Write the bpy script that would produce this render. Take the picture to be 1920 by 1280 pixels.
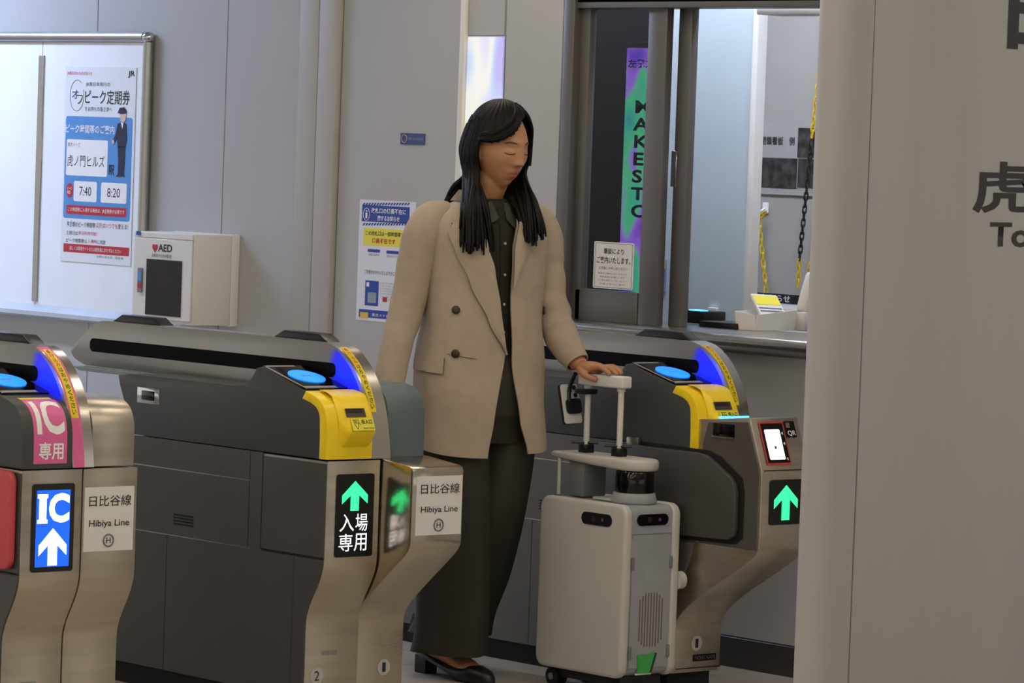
import bpy, bmesh, math, random
import numpy as np
from mathutils import Vector, Matrix, noise

for _o in list(bpy.data.objects):
    bpy.data.objects.remove(_o, do_unlink=True)
scene = bpy.context.scene
COL = scene.collection
random.seed(7)

# ------------------------------------------------------------------ camera
# World: x runs across the gate line, y runs through the gates, z is up (metres).
FOC, YAW, PITCH, ROLL = 7400.0, math.radians(49.1), math.atan(356/7400.0), 0.036
_ax = Vector((math.cos(YAW), math.sin(YAW), 0)); _rt = Vector((math.sin(YAW), -math.cos(YAW), 0)); _up = Vector((0, 0, 1))
FWD = _ax*math.cos(PITCH) - _up*math.sin(PITCH)
_u0 = _up*math.cos(PITCH) + _ax*math.sin(PITCH)
CR = _rt*math.cos(ROLL) + _u0*math.sin(ROLL)
CU = _u0*math.cos(ROLL) - _rt*math.sin(ROLL)
CP = Vector((-6.4672, -8.1995, 1.54))
cam_d = bpy.data.cameras.new('camera'); cam = bpy.data.objects.new('camera', cam_d); COL.objects.link(cam)
cam_d.sensor_width = 36.0; cam_d.lens = FOC*36.0/1920.0; cam_d.clip_end = 200
m = Matrix((CR, CU, -FWD)).transposed().to_4x4(); m.translation = CP
cam.matrix_world = m
scene.camera = cam

# ------------------------------------------------------------------ world, exposure
world = bpy.data.worlds.new('World'); scene.world = world; world.use_nodes = True
_bg = world.node_tree.nodes['Background']
_bg.inputs[0].default_value = (1.0, 0.975, 0.94, 1); _bg.inputs[1].default_value = 0.88
scene.view_settings.view_transform = 'Standard'
scene.view_settings.look = 'None'
scene.view_settings.gamma = 1.0
scene.view_settings.use_curve_mapping = False
scene.view_settings.exposure = -0.15

# ------------------------------------------------------------------ measuring helper: where a sight line meets a real plane
def on(axis, px, py, v):
    r = FWD + CR*((px-960)/FOC) - CU*((py-640)/FOC)
    t = (v - CP[axis])/r[axis]
    return CP + r*t

# ------------------------------------------------------------------ materials
def lin(c):
    return tuple((x/12.92 if x <= 0.04045 else ((x+0.055)/1.055)**2.4) for x in [q/255.0 for q in c])

MATS = {}
def mat(name, rgb, rough=0.5, metal=0.0, vary=0.06, nscale=6.0, bump=0.0, bscale=60.0, emit=0.0, erGB=None, stretch=None, spec=0.5, alpha=1.0, trans=0.0):
    if name in MATS: return MATS[name]
    M = bpy.data.materials.new(name); M.use_nodes = True
    nt = M.node_tree; b = nt.nodes['Principled BSDF']
    c = lin(rgb)
    tc = nt.nodes.new('ShaderNodeTexCoord'); mp = nt.nodes.new('ShaderNodeMapping')
    nt.links.new(tc.outputs['Object'], mp.inputs['Vector'])
    if stretch: mp.inputs['Scale'].default_value = stretch
    nz = nt.nodes.new('ShaderNodeTexNoise'); nz.inputs['Scale'].default_value = nscale; nz.inputs['Detail'].default_value = 4
    nt.links.new(mp.outputs['Vector'], nz.inputs['Vector'])
    rp = nt.nodes.new('ShaderNodeMapRange'); rp.inputs['From Min'].default_value = 0.3; rp.inputs['From Max'].default_value = 0.7
    rp.inputs['To Min'].default_value = 1-vary; rp.inputs['To Max'].default_value = 1+vary
    nt.links.new(nz.outputs['Fac'], rp.inputs['Value'])
    mx = nt.nodes.new('ShaderNodeVectorMath'); mx.operation = 'SCALE'; mx.inputs[0].default_value = c
    nt.links.new(rp.outputs['Result'], mx.inputs['Scale'])
    nt.links.new(mx.outputs['Vector'], b.inputs['Base Color'])
    b.inputs['Roughness'].default_value = rough; b.inputs['Metallic'].default_value = metal
    b.inputs['Specular IOR Level'].default_value = spec
    if bump:
        n2 = nt.nodes.new('ShaderNodeTexNoise'); n2.inputs['Scale'].default_value = bscale; n2.inputs['Detail'].default_value = 3
        nt.links.new(mp.outputs['Vector'], n2.inputs['Vector'])
        bp = nt.nodes.new('ShaderNodeBump'); bp.inputs['Strength'].default_value = bump; bp.inputs['Distance'].default_value = 0.01
        nt.links.new(n2.outputs['Fac'], bp.inputs['Height']); nt.links.new(bp.outputs['Normal'], b.inputs['Normal'])
    if emit:
        b.inputs['Emission Color'].default_value = (*lin(erGB or rgb), 1); b.inputs['Emission Strength'].default_value = emit
    if trans: b.inputs['Transmission Weight'].default_value = trans
    if alpha < 1: b.inputs['Alpha'].default_value = alpha
    MATS[name] = M
    return M

STEEL   = mat('brushed_steel', (196, 186, 170), 0.34, 1.0, 0.10, 3.0, 0.05, 90, stretch=(1, 1, 12))
STEEL2  = mat('satin_steel', (168, 162, 152), 0.28, 1.0, 0.08, 2.0, 0.03, 50)
FINST   = mat('fin_steel', (160, 157, 152), 0.34, 0.8, 0.08, 2.0, 0.02, 50)
CHAR    = mat('charcoal_panel', (70, 69, 66), 0.38, 0.0, 0.10, 3.0, 0.03, 120)
CHAR2   = mat('charcoal_hood', (66, 68, 68), 0.42, 0.0, 0.06, 4.0)
BLACK   = mat('black_plastic', (16, 16, 17), 0.35, 0.0, 0.05)
GLOSSB  = mat('black_gloss', (6, 6, 8), 0.12, 0.0, 0.02)
SLOTB   = mat('slot_black_window', (4, 4, 5), 0.6, 0.0, 0.02, spec=0.1)
RUBBER  = mat('black_rubber', (14, 14, 13), 0.75, 0.0, 0.1)
YELLOW  = mat('yellow_plastic', (250, 214, 10), 0.38, 0.0, 0.03)
YLABEL  = mat('yellow_label', (236, 210, 20), 0.4, 0.0, 0.03)
YPALE   = mat('pale_yellow_label', (238, 224, 70), 0.45, 0.0, 0.03)
PINK    = mat('pink_vinyl', (226, 104, 158), 0.4, 0.0, 0.03)
PINKRED = mat('red_flap', (196, 70, 74), 0.4, 0.0, 0.05)
WHITEP  = mat('white_paper', (226, 224, 220), 0.6, 0.0, 0.02)
WHITEV  = mat('white_vinyl', (245, 243, 240), 0.4, 0.0, 0.02)
INK     = mat('dark_ink', (30, 29, 30), 0.6, 0.0, 0.03)
INKG    = mat('grey_ink', (110, 110, 112), 0.6, 0.0, 0.03)
INKR    = mat('red_ink', (190, 40, 48), 0.6, 0.0, 0.03)
BLUEINK = mat('blue_ink', (84, 146, 206), 0.6, 0.0, 0.03)
NAVYINK = mat('navy_ink', (40, 70, 160), 0.6, 0.0, 0.03)
DNAVY   = mat('dark_navy_ink', (26, 26, 52), 0.6, 0.0, 0.03)
SKINPR  = mat('printed_skin', (226, 190, 166), 0.6, 0.0, 0.02)
GREENPR = mat('printed_green', (50, 120, 70), 0.6, 0.0, 0.02)
TEAL    = mat('teal_grey_hood', (92, 106, 108), 0.5, 0.0, 0.05)
LEDBLK  = mat('led_black', (8, 9, 9), 0.25, 0.0, 0.02)
LEDBLUE = mat('led_blue', (20, 90, 230), 0.4, 0.0, 0.0, emit=1.0, erGB=(20, 96, 235))
LEDWHT  = mat('led_white', (240, 240, 255), 0.4, 0.0, 0.0, emit=1.5, erGB=(250, 248, 255))
LEDGRN  = mat('led_green', (40, 240, 150), 0.4, 0.0, 0.0, emit=1.2, erGB=(60, 250, 160))
DISCB   = mat('disc_blue', (30, 130, 255), 0.4, 0.0, 0.0, emit=1.25, erGB=(30, 135, 255))
BLUELT  = mat('blue_lamp', (60, 160, 255), 0.4, 0.0, 0.0, emit=2.0, erGB=(90, 190, 255))
CHROME  = mat('chrome', (210, 210, 210), 0.12, 1.0, 0.02)
ALU     = mat('brushed_aluminium', (178, 176, 172), 0.35, 1.0, 0.05, 3.0)
DALU    = mat('bronze_grey_frame', (112, 108, 104), 0.42, 0.6, 0.05, 3.0)

# ------------------------------------------------------------------ geometry helpers
def org(o):
    v = Vector((0, 0, 0))
    while o is not None:
        v += o.location; o = o.parent
    return v

def finish(name, me, material, parent=None, smooth=40):
    if smooth:
        for p in me.polygons: p.use_smooth = True
        me.set_sharp_from_angle(angle=math.radians(smooth))
    if parent is not None:
        off = org(parent)
        me.transform(Matrix.Translation(-off))
    mats = material if isinstance(material, (list, tuple)) else [material]
    for mm in mats: me.materials.append(mm)
    o = bpy.data.objects.new(name, me); COL.objects.link(o)
    if parent is not None: o.parent = parent
    return o

def mk(name, bm, material, parent=None, smooth=40):
    bmesh.ops.recalc_face_normals(bm, faces=bm.faces[:])
    me = bpy.data.meshes.new(name); bm.to_mesh(me); bm.free()
    return finish(name, me, material, parent, smooth)

def tag(o, label, cat, group=None):
    o['label'] = label; o['category'] = cat
    if group: o['group'] = group
    return o

def struct(o):
    o['kind'] = 'structure'; return o

def thing(name, label, cat, loc, group=None):
    o = bpy.data.objects.new(name, None); COL.objects.link(o)
    o.location = loc; o.empty_display_size = 0.1
    return tag(o, label, cat, group)

def bx(bm, x0, x1, y0, y1, z0, z1, r=0.0, seg=2):
    t = bmesh.new()
    bmesh.ops.create_cube(t, size=1.0)
    for v in t.verts:
        v.co = Vector(((x0+x1)/2 + v.co.x*(x1-x0), (y0+y1)/2 + v.co.y*(y1-y0), (z0+z1)/2 + v.co.z*(z1-z0)))
    if r > 0:
        bmesh.ops.bevel(t, geom=t.edges[:], offset=r, segments=seg, profile=0.5, affect='EDGES', clamp_overlap=True)
    add_bm(bm, t); return bm

def add_bm(bm, t, mtx=None):
    if mtx is not None: bmesh.ops.transform(t, matrix=mtx, verts=t.verts[:])
    me = bpy.data.meshes.new('tmp'); t.to_mesh(me); t.free(); bm.from_mesh(me); bpy.data.meshes.remove(me)

def box(name, x0, x1, y0, y1, z0, z1, material, parent=None, r=0.0, seg=2):
    return mk(name, bx(bmesh.new(), x0, x1, y0, y1, z0, z1, r, seg), material, parent)

def prism(pts, fn0, fn1, bevel=0.0, seg=2):
    """closed polygon pts (2-D) extruded between two maps fn0(p), fn1(p) -> 3-D"""
    bm = bmesh.new()
    a = [bm.verts.new(fn0(p)) for p in pts]; b = [bm.verts.new(fn1(p)) for p in pts]
    n = len(pts)
    f0 = bm.faces.new(a); f1 = bm.faces.new(list(reversed(b)))
    for i in range(n): bm.faces.new((a[i], b[i], b[(i+1) % n], a[(i+1) % n]))
    bmesh.ops.recalc_face_normals(bm, faces=bm.faces[:])
    if bevel:
        es = [e for e in list(f0.edges)+list(f1.edges)]
        bmesh.ops.bevel(bm, geom=es, offset=bevel, segments=seg, profile=0.5, affect='EDGES', clamp_overlap=True)
    return bm

def prism_x(pts, x0, x1, bevel=0.0, seg=2, o=(0, 0)):
    """profile in (y,z) extruded along x"""
    return prism(pts, lambda p: (x0, p[0]+o[0], p[1]+o[1]), lambda p: (x1, p[0]+o[0], p[1]+o[1]), bevel, seg)

def prism_z(pts, z0, z1, bevel=0.0, seg=2):
    return prism(pts, lambda p: (p[0], p[1], z0), lambda p: (p[0], p[1], z1), bevel, seg)

def prism_y(pts, y0, y1, bevel=0.0, seg=2):
    """profile in (x,z) extruded along y"""
    return prism(pts, lambda p: (p[0], y0, p[1]), lambda p: (p[0], y1, p[1]), bevel, seg)

def rrect(x0, x1, y0, y1, r, n=5):
    r = min(r, (x1-x0)/2-1e-5, (y1-y0)/2-1e-5); pts = []
    for cx, cy, a0 in ((x1-r, y1-r, 0), (x0+r, y1-r, 90), (x0+r, y0+r, 180), (x1-r, y0+r, 270)):
        for i in range(n+1):
            a = math.radians(a0+90*i/n); pts.append((cx+r*math.cos(a), cy+r*math.sin(a)))
    return pts

def smooth_pts(pts, n=4, closed=False):
    out = []; N = len(pts)
    for i in range(N if closed else N-1):
        p = [Vector(pts[(i+k) % N] if closed else pts[min(max(i+k, 0), N-1)]) for k in (-1, 0, 1, 2)]
        for j in range(n):
            t = j/n
            q = 0.5*((2*p[1]) + (p[2]-p[0])*t + (2*p[0]-5*p[1]+4*p[2]-p[3])*t*t + (3*p[1]-p[0]-3*p[2]+p[3])*t**3)
            out.append(tuple(q))
    if not closed: out.append(tuple(pts[-1]))
    return out

class Frame:
    """a flat place to print on: centre c, reading direction u, up v, outward normal n"""
    def __init__(s, c, u, v): s.c = Vector(c); s.u = Vector(u).normalized(); s.v = Vector(v).normalized(); s.n = s.u.cross(s.v)
    def p(s, a, b, d=0.0): return s.c + s.u*a + s.v*b + s.n*d

def plate(name, fr, x0, x1, y0, y1, t, material, parent=None, r=0.0, d=0.0, smooth=40):
    pts = rrect(x0, x1, y0, y1, r) if r > 0 else [(x0, y0), (x1, y0), (x1, y1), (x0, y1)]
    return mk(name, prism(pts, lambda p: fr.p(p[0], p[1], d), lambda p: fr.p(p[0], p[1], d+t)), material, parent, smooth)

def poly(name, fr, pts, d, material, parent=None, t=0.0008):
    return mk(name, prism(pts, lambda p: fr.p(p[0], p[1], d), lambda p: fr.p(p[0], p[1], d+t)), material, parent)

_tc = bpy.data.curves.new('textwork', 'FONT'); _to = bpy.data.objects.new('textwork', _tc); COL.objects.link(_to)
def text_bm(s, bold=0.0, spacing=1.0, line=1.0, align='LEFT'):
    _tc.body = s; _tc.offset = bold; _tc.space_character = spacing; _tc.space_line = line; _tc.align_x = align
    _tc.resolution_u = 3
    dg = bpy.context.evaluated_depsgraph_get(); dg.update()
    me = bpy.data.meshes.new_from_object(_to.evaluated_get(dg))
    bm = bmesh.new(); bm.from_mesh(me); bpy.data.meshes.remove(me)
    return bm

def fit(bm, x0, x1, y0, y1):
    xs = [v.co.x for v in bm.verts]; ys = [v.co.y for v in bm.verts]
    a, b, c, d = min(xs), max(xs), min(ys), max(ys)
    sx = (x1-x0)/max(b-a, 1e-6); sy = (y1-y0)/max(d-c, 1e-6)
    for v in bm.verts: v.co.x = x0+(v.co.x-a)*sx; v.co.y = y0+(v.co.y-c)*sy
    return bm

def text(name, fr, s, x0, x1, y0, y1, material, parent=None, d=0.0012, bold=0.0, line=1.0, align='LEFT', spacing=1.0):
    bm = fit(text_bm(s, bold, spacing, line, align), x0, x1, y0, y1)
    for v in bm.verts: v.co = fr.p(v.co.x, v.co.y, d)
    me = bpy.data.meshes.new(name); bm.to_mesh(me); bm.free()
    return finish(name, me, material, parent, 0)

def tube_bm(bm, pts, rad, n=10, caps=True, flat=None):
    """swept tube; rad scalar or list; flat = list of (scale_a, scale_b) cross-section scalings"""
    pts = [Vector(p) for p in pts]; N = len(pts)
    if not isinstance(rad, (list, tuple)): rad = [rad]*N
    rings = []; prev = None
    for i in range(N):
        t = (pts[min(i+1, N-1)]-pts[max(i-1, 0)]).normalized()
        if prev is None:
            ref = Vector((0, 0, 1)) if abs(t.z) < 0.9 else Vector((1, 0, 0))
            a = t.cross(ref).normalized()
        else:
            a = (prev - t*prev.dot(t)).normalized()
        b = t.cross(a); prev = a
        fa, fb = flat[i] if flat else (1, 1)
        rings.append([bm.verts.new(pts[i]+a*math.cos(2*math.pi*k/n)*rad[i]*fa+b*math.sin(2*math.pi*k/n)*rad[i]*fb) for k in range(n)])
    for i in range(N-1):
        for k in range(n):
            bm.faces.new((rings[i][k], rings[i][(k+1) % n], rings[i+1][(k+1) % n], rings[i+1][k]))
    if caps:
        bm.faces.new(list(reversed(rings[0]))); bm.faces.new(rings[-1])
    return bm

def tube(name, pts, rad, material, parent=None, n=12, sm=0):
    if sm: pts = smooth_pts(pts, sm)
    return mk(name, tube_bm(bmesh.new(), pts, rad, n), material, parent)

def lathe_bm(bm, prof, cx, cy, n=32):
    rings = []
    for r, z in prof:
        rings.append([bm.verts.new((cx+r*math.cos(2*math.pi*k/n), cy+r*math.sin(2*math.pi*k/n), z)) for k in range(n)])
    for i in range(len(prof)-1):
        for k in range(n):
            bm.faces.new((rings[i][k], rings[i][(k+1) % n], rings[i+1][(k+1) % n], rings[i+1][k]))
    bm.faces.new(list(reversed(rings[0]))); bm.faces.new(rings[-1])
    return bm

def arrow_pts(cx, y0, y1, w, shaft, head):
    return [(cx-shaft/2, y0), (cx+shaft/2, y0), (cx+shaft/2, y1-head*0.62), (cx+w/2, y1-head), (cx+w/2, y1-head*0.62), (cx, y1), (cx-w/2, y1-head*0.62), (cx-w/2, y1-head), (cx-shaft/2, y1-head*0.62)]

def disc_pts(cx, cy, r, n=24, ry=None):
    return [(cx+r*math.cos(2*math.pi*k/n), cy+(ry or r)*math.sin(2*math.pi*k/n)) for k in range(n)]
# ================================================================== the setting
WX = 1.89                       # face of the long wall beside the gates
WALLM  = mat('painted_wall_panel', (178, 177, 175), 0.45, 0.0, 0.03, 1.5, 0.02, 40)
PILM   = mat('pilaster_paint', (176, 172, 164), 0.5, 0.0, 0.04, 2.0)
BASEM  = mat('dark_baseboard', (66, 62, 58), 0.4, 0.2, 0.08, 3.0)
FLOORM = mat('stone_floor', (176, 170, 160), 0.42, 0.0, 0.06, 5.0, 0.03, 60)
CEILM  = mat('ceiling_paint', (200, 196, 190), 0.7, 0.0, 0.03)
GLASSM = mat('window_glass', (8, 9, 9), 0.03, 0.0, 0.0, alpha=0.12)
DARKM  = mat('dark_reflection', (34, 32, 31), 0.6, 0.0, 0.08)
INTW   = mat('office_wall_paint', (176, 171, 162), 0.6, 0.0, 0.04)
CYANB  = mat('pale_board', (214, 226, 228), 0.5, 0.0, 0.02)
WTRIM  = mat('white_trim', (228, 224, 214), 0.5, 0.0, 0.02)

# floor: stone tiles near the gates are pieces, the slab carries on
fl = struct(box('floor', -16, 6.0, -18, 12, -0.08, -0.004, mat('floor_bed', (120, 116, 110), 0.7), None))
tile_me = None; TS = 0.6
for i in range(-3, 4):
    for j in range(-3, 6):
        x0 = i*TS; y0 = -0.35+j*TS
        if x0 > WX-0.05: continue
        if tile_me is None:
            o = box('tile', 0.0015, TS-0.0015, 0.0015, TS-0.0015, -0.004, 0.0, FLOORM, fl); tile_me = o.data
        else:
            o = bpy.data.objects.new('tile', tile_me); COL.objects.link(o); o.parent = fl
        o.location = (x0, y0, 0) 
rest = bmesh.new()
for (a, b, c, d) in ((-16, -3*TS, -18, 12), (-3*TS, 4*TS, -18, -0.35-3*TS), (-3*TS, 4*TS, -0.35+6*TS, 12), (4*TS, 6.0, -18, 12)):
    bx(rest, a, b, c, d, -0.004, 0.0)
ro = mk('paving', rest, FLOORM, fl)

struct(box('ceiling', -16, 6.0, -18, 12, 2.9, 3.0, CEILM))

wall = bmesh.new()
bx(wall, WX, WX+0.1, 1.24, 12, 0, 2.9)
bx(wall, WX, WX+0.1, -3, 1.24, 0, 0.965)
bx(wall, WX, WX+0.1, -3, 1.24, 2.02, 2.9)
bx(wall, WX, WX+0.1, -3, -0.75, 0.965, 2.02)
WR = struct(mk('wall_right', wall, WALLM))
# cladding panels with open joints
def wpanel(y0, y1, z0=0.094, z1=2.899, t=0.008, m_=WALLM):
    return box('wall_panel', WX-t, WX+0.002, y0+0.002, y1-0.002, z0, z1, m_, WR, 0.0015, 1)
for y0, y1 in ((2.59, 3.03), (3.03, 3.83), (3.83, 4.63), (4.63, 5.43), (5.43, 6.23), (6.23, 7.03)): wpanel(y0, y1)
wpanel(1.745, 2.375)
wpanel(1.245, 1.525)
wpanel(1.53, 1.715, 1.915, 2.899); wpanel(1.53, 1.715, 0.094, 1.2)
for y0, y1 in ((0.45, 1.24), (-0.35, 0.45), (-1.15, -0.35), (-1.95, -1.15)): wpanel(y0, y1, 0.094, 0.955)
# pilaster of two folded strips
PIL = box('pilaster', WX-0.03, WX-0.001, 2.482, 2.588, 0.0, 2.899, PILM, WR, 0.004)
box('pilaster', WX-0.03, WX-0.001, 2.378, 2.479, 0.0, 2.899, PILM, WR, 0.004)
struct(box('trim_1', WX-0.02, WX-0.001, 1.717, 1.743, 0.094, 2.899, WTRIM, None, 0.003))
bb = bmesh.new()
bx(bb, WX-0.012, WX, -3, 2.376, 0, 0.092, 0.002, 1); bx(bb, WX-0.012, WX, 2.59, 12, 0, 0.092, 0.002, 1)
struct(mk('baseboard_right', bb, BASEM))

# narrow glowing pane painted as a screen's reflection in the glossy wall panel
def glow_mat(name, stops, strength, scale, stretch, base=(200, 200, 210)):
    M = mat(name, base, 0.25, 0.0, 0.0)
    nt = M.node_tree; b = nt.nodes['Principled BSDF']
    tc = nt.nodes.new('ShaderNodeTexCoord'); mp = nt.nodes.new('ShaderNodeMapping'); mp.inputs['Scale'].default_value = stretch
    nz = nt.nodes.new('ShaderNodeTexNoise'); nz.inputs['Scale'].default_value = scale; nz.inputs['Detail'].default_value = 0.5; nz.inputs['Distortion'].default_value = 0.6
    rp = nt.nodes.new('ShaderNodeValToRGB'); rp.color_ramp.interpolation = 'LINEAR'
    el = rp.color_ramp.elements
    while len(el) < len(stops): el.new(0.5)
    for e, (p_, c_) in zip(el, stops): e.position = p_; e.color = (*lin(c_), 1)
    nt.links.new(tc.outputs['Object'], mp.inputs['Vector']); nt.links.new(mp.outputs['Vector'], nz.inputs['Vector'])
    nt.links.new(nz.outputs['Fac'], rp.inputs['Fac']); nt.links.new(rp.outputs['Color'], b.inputs['Emission Color'])
    b.inputs['Emission Strength'].default_value = strength
    return M
PASTEL = glow_mat('reflection_glow', [(0.30, (150, 140, 235)), (0.42, (170, 200, 250)), (0.52, (236, 238, 226)), (0.60, (238, 236, 222)), (0.72, (206, 190, 246))], 0.75, 3.2, (1, 2.2, 1.0))
w2 = struct(box('wall_reflection', WX-0.004, WX-0.001, 1.53, 1.715, 1.2, 1.915, mat('reflection_backing', (150, 150, 150), 0.5)))
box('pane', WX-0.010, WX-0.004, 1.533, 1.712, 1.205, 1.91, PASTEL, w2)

# ------------------------------------------------------------------ ceiling lamps
LAMPW = mat('lamp_warm', (255, 236, 208), 0.5, 0.0, 0.0, emit=14.5, erGB=(255, 244, 226))
LAMPC = mat('lamp_cool', (226, 236, 255), 0.5, 0.0, 0.0, emit=55.0, erGB=(220, 230, 255))
LAMPB = mat('lamp_housing', (210, 208, 204), 0.5, 0.0, 0.02)
LAMPF = mat('lamp_cool_hall', (206, 222, 255), 0.5, 0.0, 0.0, emit=80.0, erGB=(190, 210, 255))
def ceiling_lamp(x, y, lx, ly, m_, label, grp):
    t = thing('ceiling_light', label, 'lamp', (x, y, 2.84), grp)
    box('housing', x-lx/2-0.02, x+lx/2+0.02, y-ly/2-0.02, y+ly/2+0.02, 2.86, 2.90, LAMPB, t, 0.004, 1)
    box('diffuser', x-lx/2, x+lx/2, y-ly/2, y+ly/2, 2.84, 2.862, m_, t, 0.004, 1)
for (x, y) in [(x_, y_) for x_ in (1.05, -0.9, -2.85, -4.8, -6.75, -8.7) for y_ in (-4.9, -2.8, -0.72, 1.2)]:  # out of view; far rows added to even the light on vertical faces
    ceiling_lamp(x, y, 1.4, 0.16, LAMPW, 'unseen long warm white ceiling light over the gate hall', 'warm ceiling lights')
for (x, y) in ((0.85, 5.0), (0.85, 6.4)):
    ceiling_lamp(x, y, 0.22, 1.2, LAMPF, 'long cool white ceiling light beside the notice board', 'cool ceiling lights by the notice board')

# ------------------------------------------------------------------ office behind the counter window
IX = 3.3
wi = bmesh.new()
bx(wi, IX, IX+0.08, -4, 3.2, 0, 2.9)
bx(wi, WX+0.1, IX, 3.1, 3.2, 0, 2.9)
struct(mk('wall_interior', wi, INTW))
ceiling_lamp(2.2, 0.1, 0.16, 1.0, LAMPC, 'cool white ceiling light inside the ticket office', 'office ceiling lights')
ceiling_lamp(2.3, 1.5, 0.16, 1.0, LAMPC, 'cool white ceiling light inside the ticket office', 'office ceiling lights')

def yz(px, py, X): q = on(0, px, py, X); return q.y, q.z
# pale partition board
pb0 = yz(1250, 300, 2.62)[0]; pb1 = yz(1405, 300, 2.62)[0]
pt = thing('partition_board', 'tall pale cyan partition board with white edge standing inside the ticket office', 'partition', (2.63, (pb0+pb1)/2, 0))
box('board', 2.62, 2.65, pb1, pb0+0.6, 0.0, yz(1330, 16, 2.62)[1], CYANB, pt)
e1 = yz(1416, 300, 2.62)[0]
box('edge_trim', 2.612, 2.655, e1, pb1, 0.0, yz(1330, 15, 2.62)[1], WTRIM, pt, 0.004)
# dark sheet added behind the closed sash for the glass's dark reflection
dc0 = yz(1232, 300, 2.25)[0]; dc1 = yz(1010, 300, 2.25)[0]
tag(box('added_dark_screen', 2.25, 2.275, dc0, dc1, 0.0, 2.4, DARKM, None, 0.004), 'dark tall screen added behind the closed glass sash to make the glass look dark', 'screen')
# glowing panel in place of a sign reflected in the sash glass
SCRM = glow_mat('reflected_screen_glow', [(0.30, (40, 60, 190)), (0.42, (70, 200, 170)), (0.50, (90, 215, 150)), (0.58, (170, 120, 250)), (0.72, (110, 70, 220))], 0.62, 3.5, (1, 2.5, 1.3), (20, 20, 30))
sy0, sz1 = yz(1214, 90, 2.2); sy1, sz0 = yz(1160, 555, 2.2); sy1 = yz(1168, 320, 2.2)[0]; sy0 = yz(1222, 320, 2.2)[0]
scr = thing('sign_reflection', 'tall narrow green and violet glowing panel standing in for a sign reflected in the glass sash', 'sign', (2.22, (sy0+sy1)/2, 0))
box('screen_case', 2.2, 2.24, sy0, sy1, 0.3, sz1+0.02, BLACK, scr, 0.003)
ssc = box('screen', 2.196, 2.2005, sy0+0.003, sy1-0.003, sz0, sz1, SCRM, scr)
fr = Frame((2.196, (sy0+sy1)/2, (sz0+sz1)/2), (0, -1, 0), (0, 0, 1))
SIGNK = mat('screen_dark_lettering', (22, 22, 44), 0.4)
hw = (sy1-sy0)/2
text('lettering', fr, '左発方', -hw*0.85, hw*0.95, (sz1-sz0)*0.42, (sz1-sz0)*0.455, SIGNK, ssc, bold=0.02)
text('lettering', fr, 'M\nA\nK\nE\nS\nT\nO', -hw*0.35, hw*0.95, -(sz1-sz0)*0.18, (sz1-sz0)*0.29, SIGNK, ssc, bold=0.03)

# window frames
w1 = thing('window_1', 'sliding ticket office window in grey metal frames above the steel counter', 'window', (WX, 0.4, 1.01))
w1['kind'] = 'structure'; del w1['label']; del w1['category']
def vbar(name, pxa, pxb, x0, x1, z0=1.012, z1=2.05, py=330, m_=DALU):
    a = yz(pxa, py, x0)[0]; b = yz(pxb, py, x0)[0]
    return box(name, x0, x1, b, a, z0, z1, m_, w1, 0.004, 2)
vbar('jamb', 1046, 1066, WX-0.012, WX+0.05)
vbar('sash_stile', 1068, 1096, WX+0.02, WX+0.05)
g0 = yz(1094, 330, WX+0.035)[0]; g1 = yz(1208, 330, WX+0.035)[0]
vbar('sash_stile', 1205, 1240, WX+0.02, WX+0.05)
zr = yz(1150, 545, WX+0.02)[1]
box('bottom_rail', WX+0.02, WX+0.05, g1-0.005, g0+0.005, 1.012, zr, DALU, w1, 0.004)
box('pane', WX+0.033, WX+0.037, g1-0.002, g0+0.002, zr-0.01, 2.04, GLASSM, w1)
vbar('sash_stile', 1262, 1287, WX+0.065, WX+0.095)
box('jamb', WX-0.012, WX+0.1, -0.80, -0.745, 1.012, 2.05, DALU, w1, 0.004)
box('finger_pull', WX+0.0635, WX+0.066, yz(1268, 315, WX+0.065)[0], yz(1258.5, 315, WX+0.065)[0], yz(1262, 350, WX+0.065)[1], yz(1262, 283, WX+0.065)[1], CHROME, w1, 0.0008, 1)
box('head_rail', WX+0.0, WX+0.1, -0.75, 1.24, yz(1350, 14, WX)[1], 2.07, DALU, w1, 0.004)
box('top_track', WX+0.012, WX+0.11, -0.75, 1.24, 2.05, 2.075, DALU, w1)
tag(box('ceiling_beam', 2.3, 2.42, -1.2, yz(1418, 20, 2.3)[0], yz(1480, 27, 2.3)[1], yz(1480, 12, 2.3)[1], WTRIM, None, 0.004), 'white horizontal beam above the open office window', 'beam')

# counter
ct = thing('counter', 'stainless steel counter with rounded edge under the ticket office window', 'counter', (2.1, 0.3, 0))
prof = [(1.83, 0.967)] + [(1.823+0.023*math.cos(math.radians(a)), 0.99+0.023*math.sin(math.radians(a))) for a in range(265, 89, -12)] + [(2.19, 1.013), (2.19, 0.967)]
mk('worktop', prism_y(prof, -0.74, 1.235), STEEL2, ct)
box('base_cabinet', WX+0.11, 2.17, -0.7, 1.20, 0.0, 0.967, INTW, ct)

# note on the glass
nf = on(0, 1151, 498, WX+0.018)
fr = Frame(nf, (0, -1, 0), (0, 0, 1))
nw = (yz(1113, 498, nf.x)[0]-yz(1188, 498, nf.x)[0])/2; nh = (yz(1151, 453, nf.x)[1]-yz(1151, 541, nf.x)[1])/2
nt_ = tag(plate('glass_notice', fr, -nw, nw, -nh, nh, 0.002, WHITEP, None, 0.006), 'white framed notice about writing assistance stuck on the closed office glass', 'notice')
for (a0, a1, b0, b1) in ((-.93, .93, .93, .95), (-.93, .93, -.95, -.93), (-.93, -.915, -.95, .95), (.915, .93, -.95, .95)):
    poly('border_line', fr, [(a0*nw, b0*nh), (a1*nw, b0*nh), (a1*nw, b1*nh), (a0*nw, b1*nh)], 0.002, INKG, nt_, 0.0004)
text('lettering', fr, '筆談により', -nw*.5, nw*.5, nh*.48, nh*.74, INK, nt_, 0.0028, 0.012)
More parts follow.
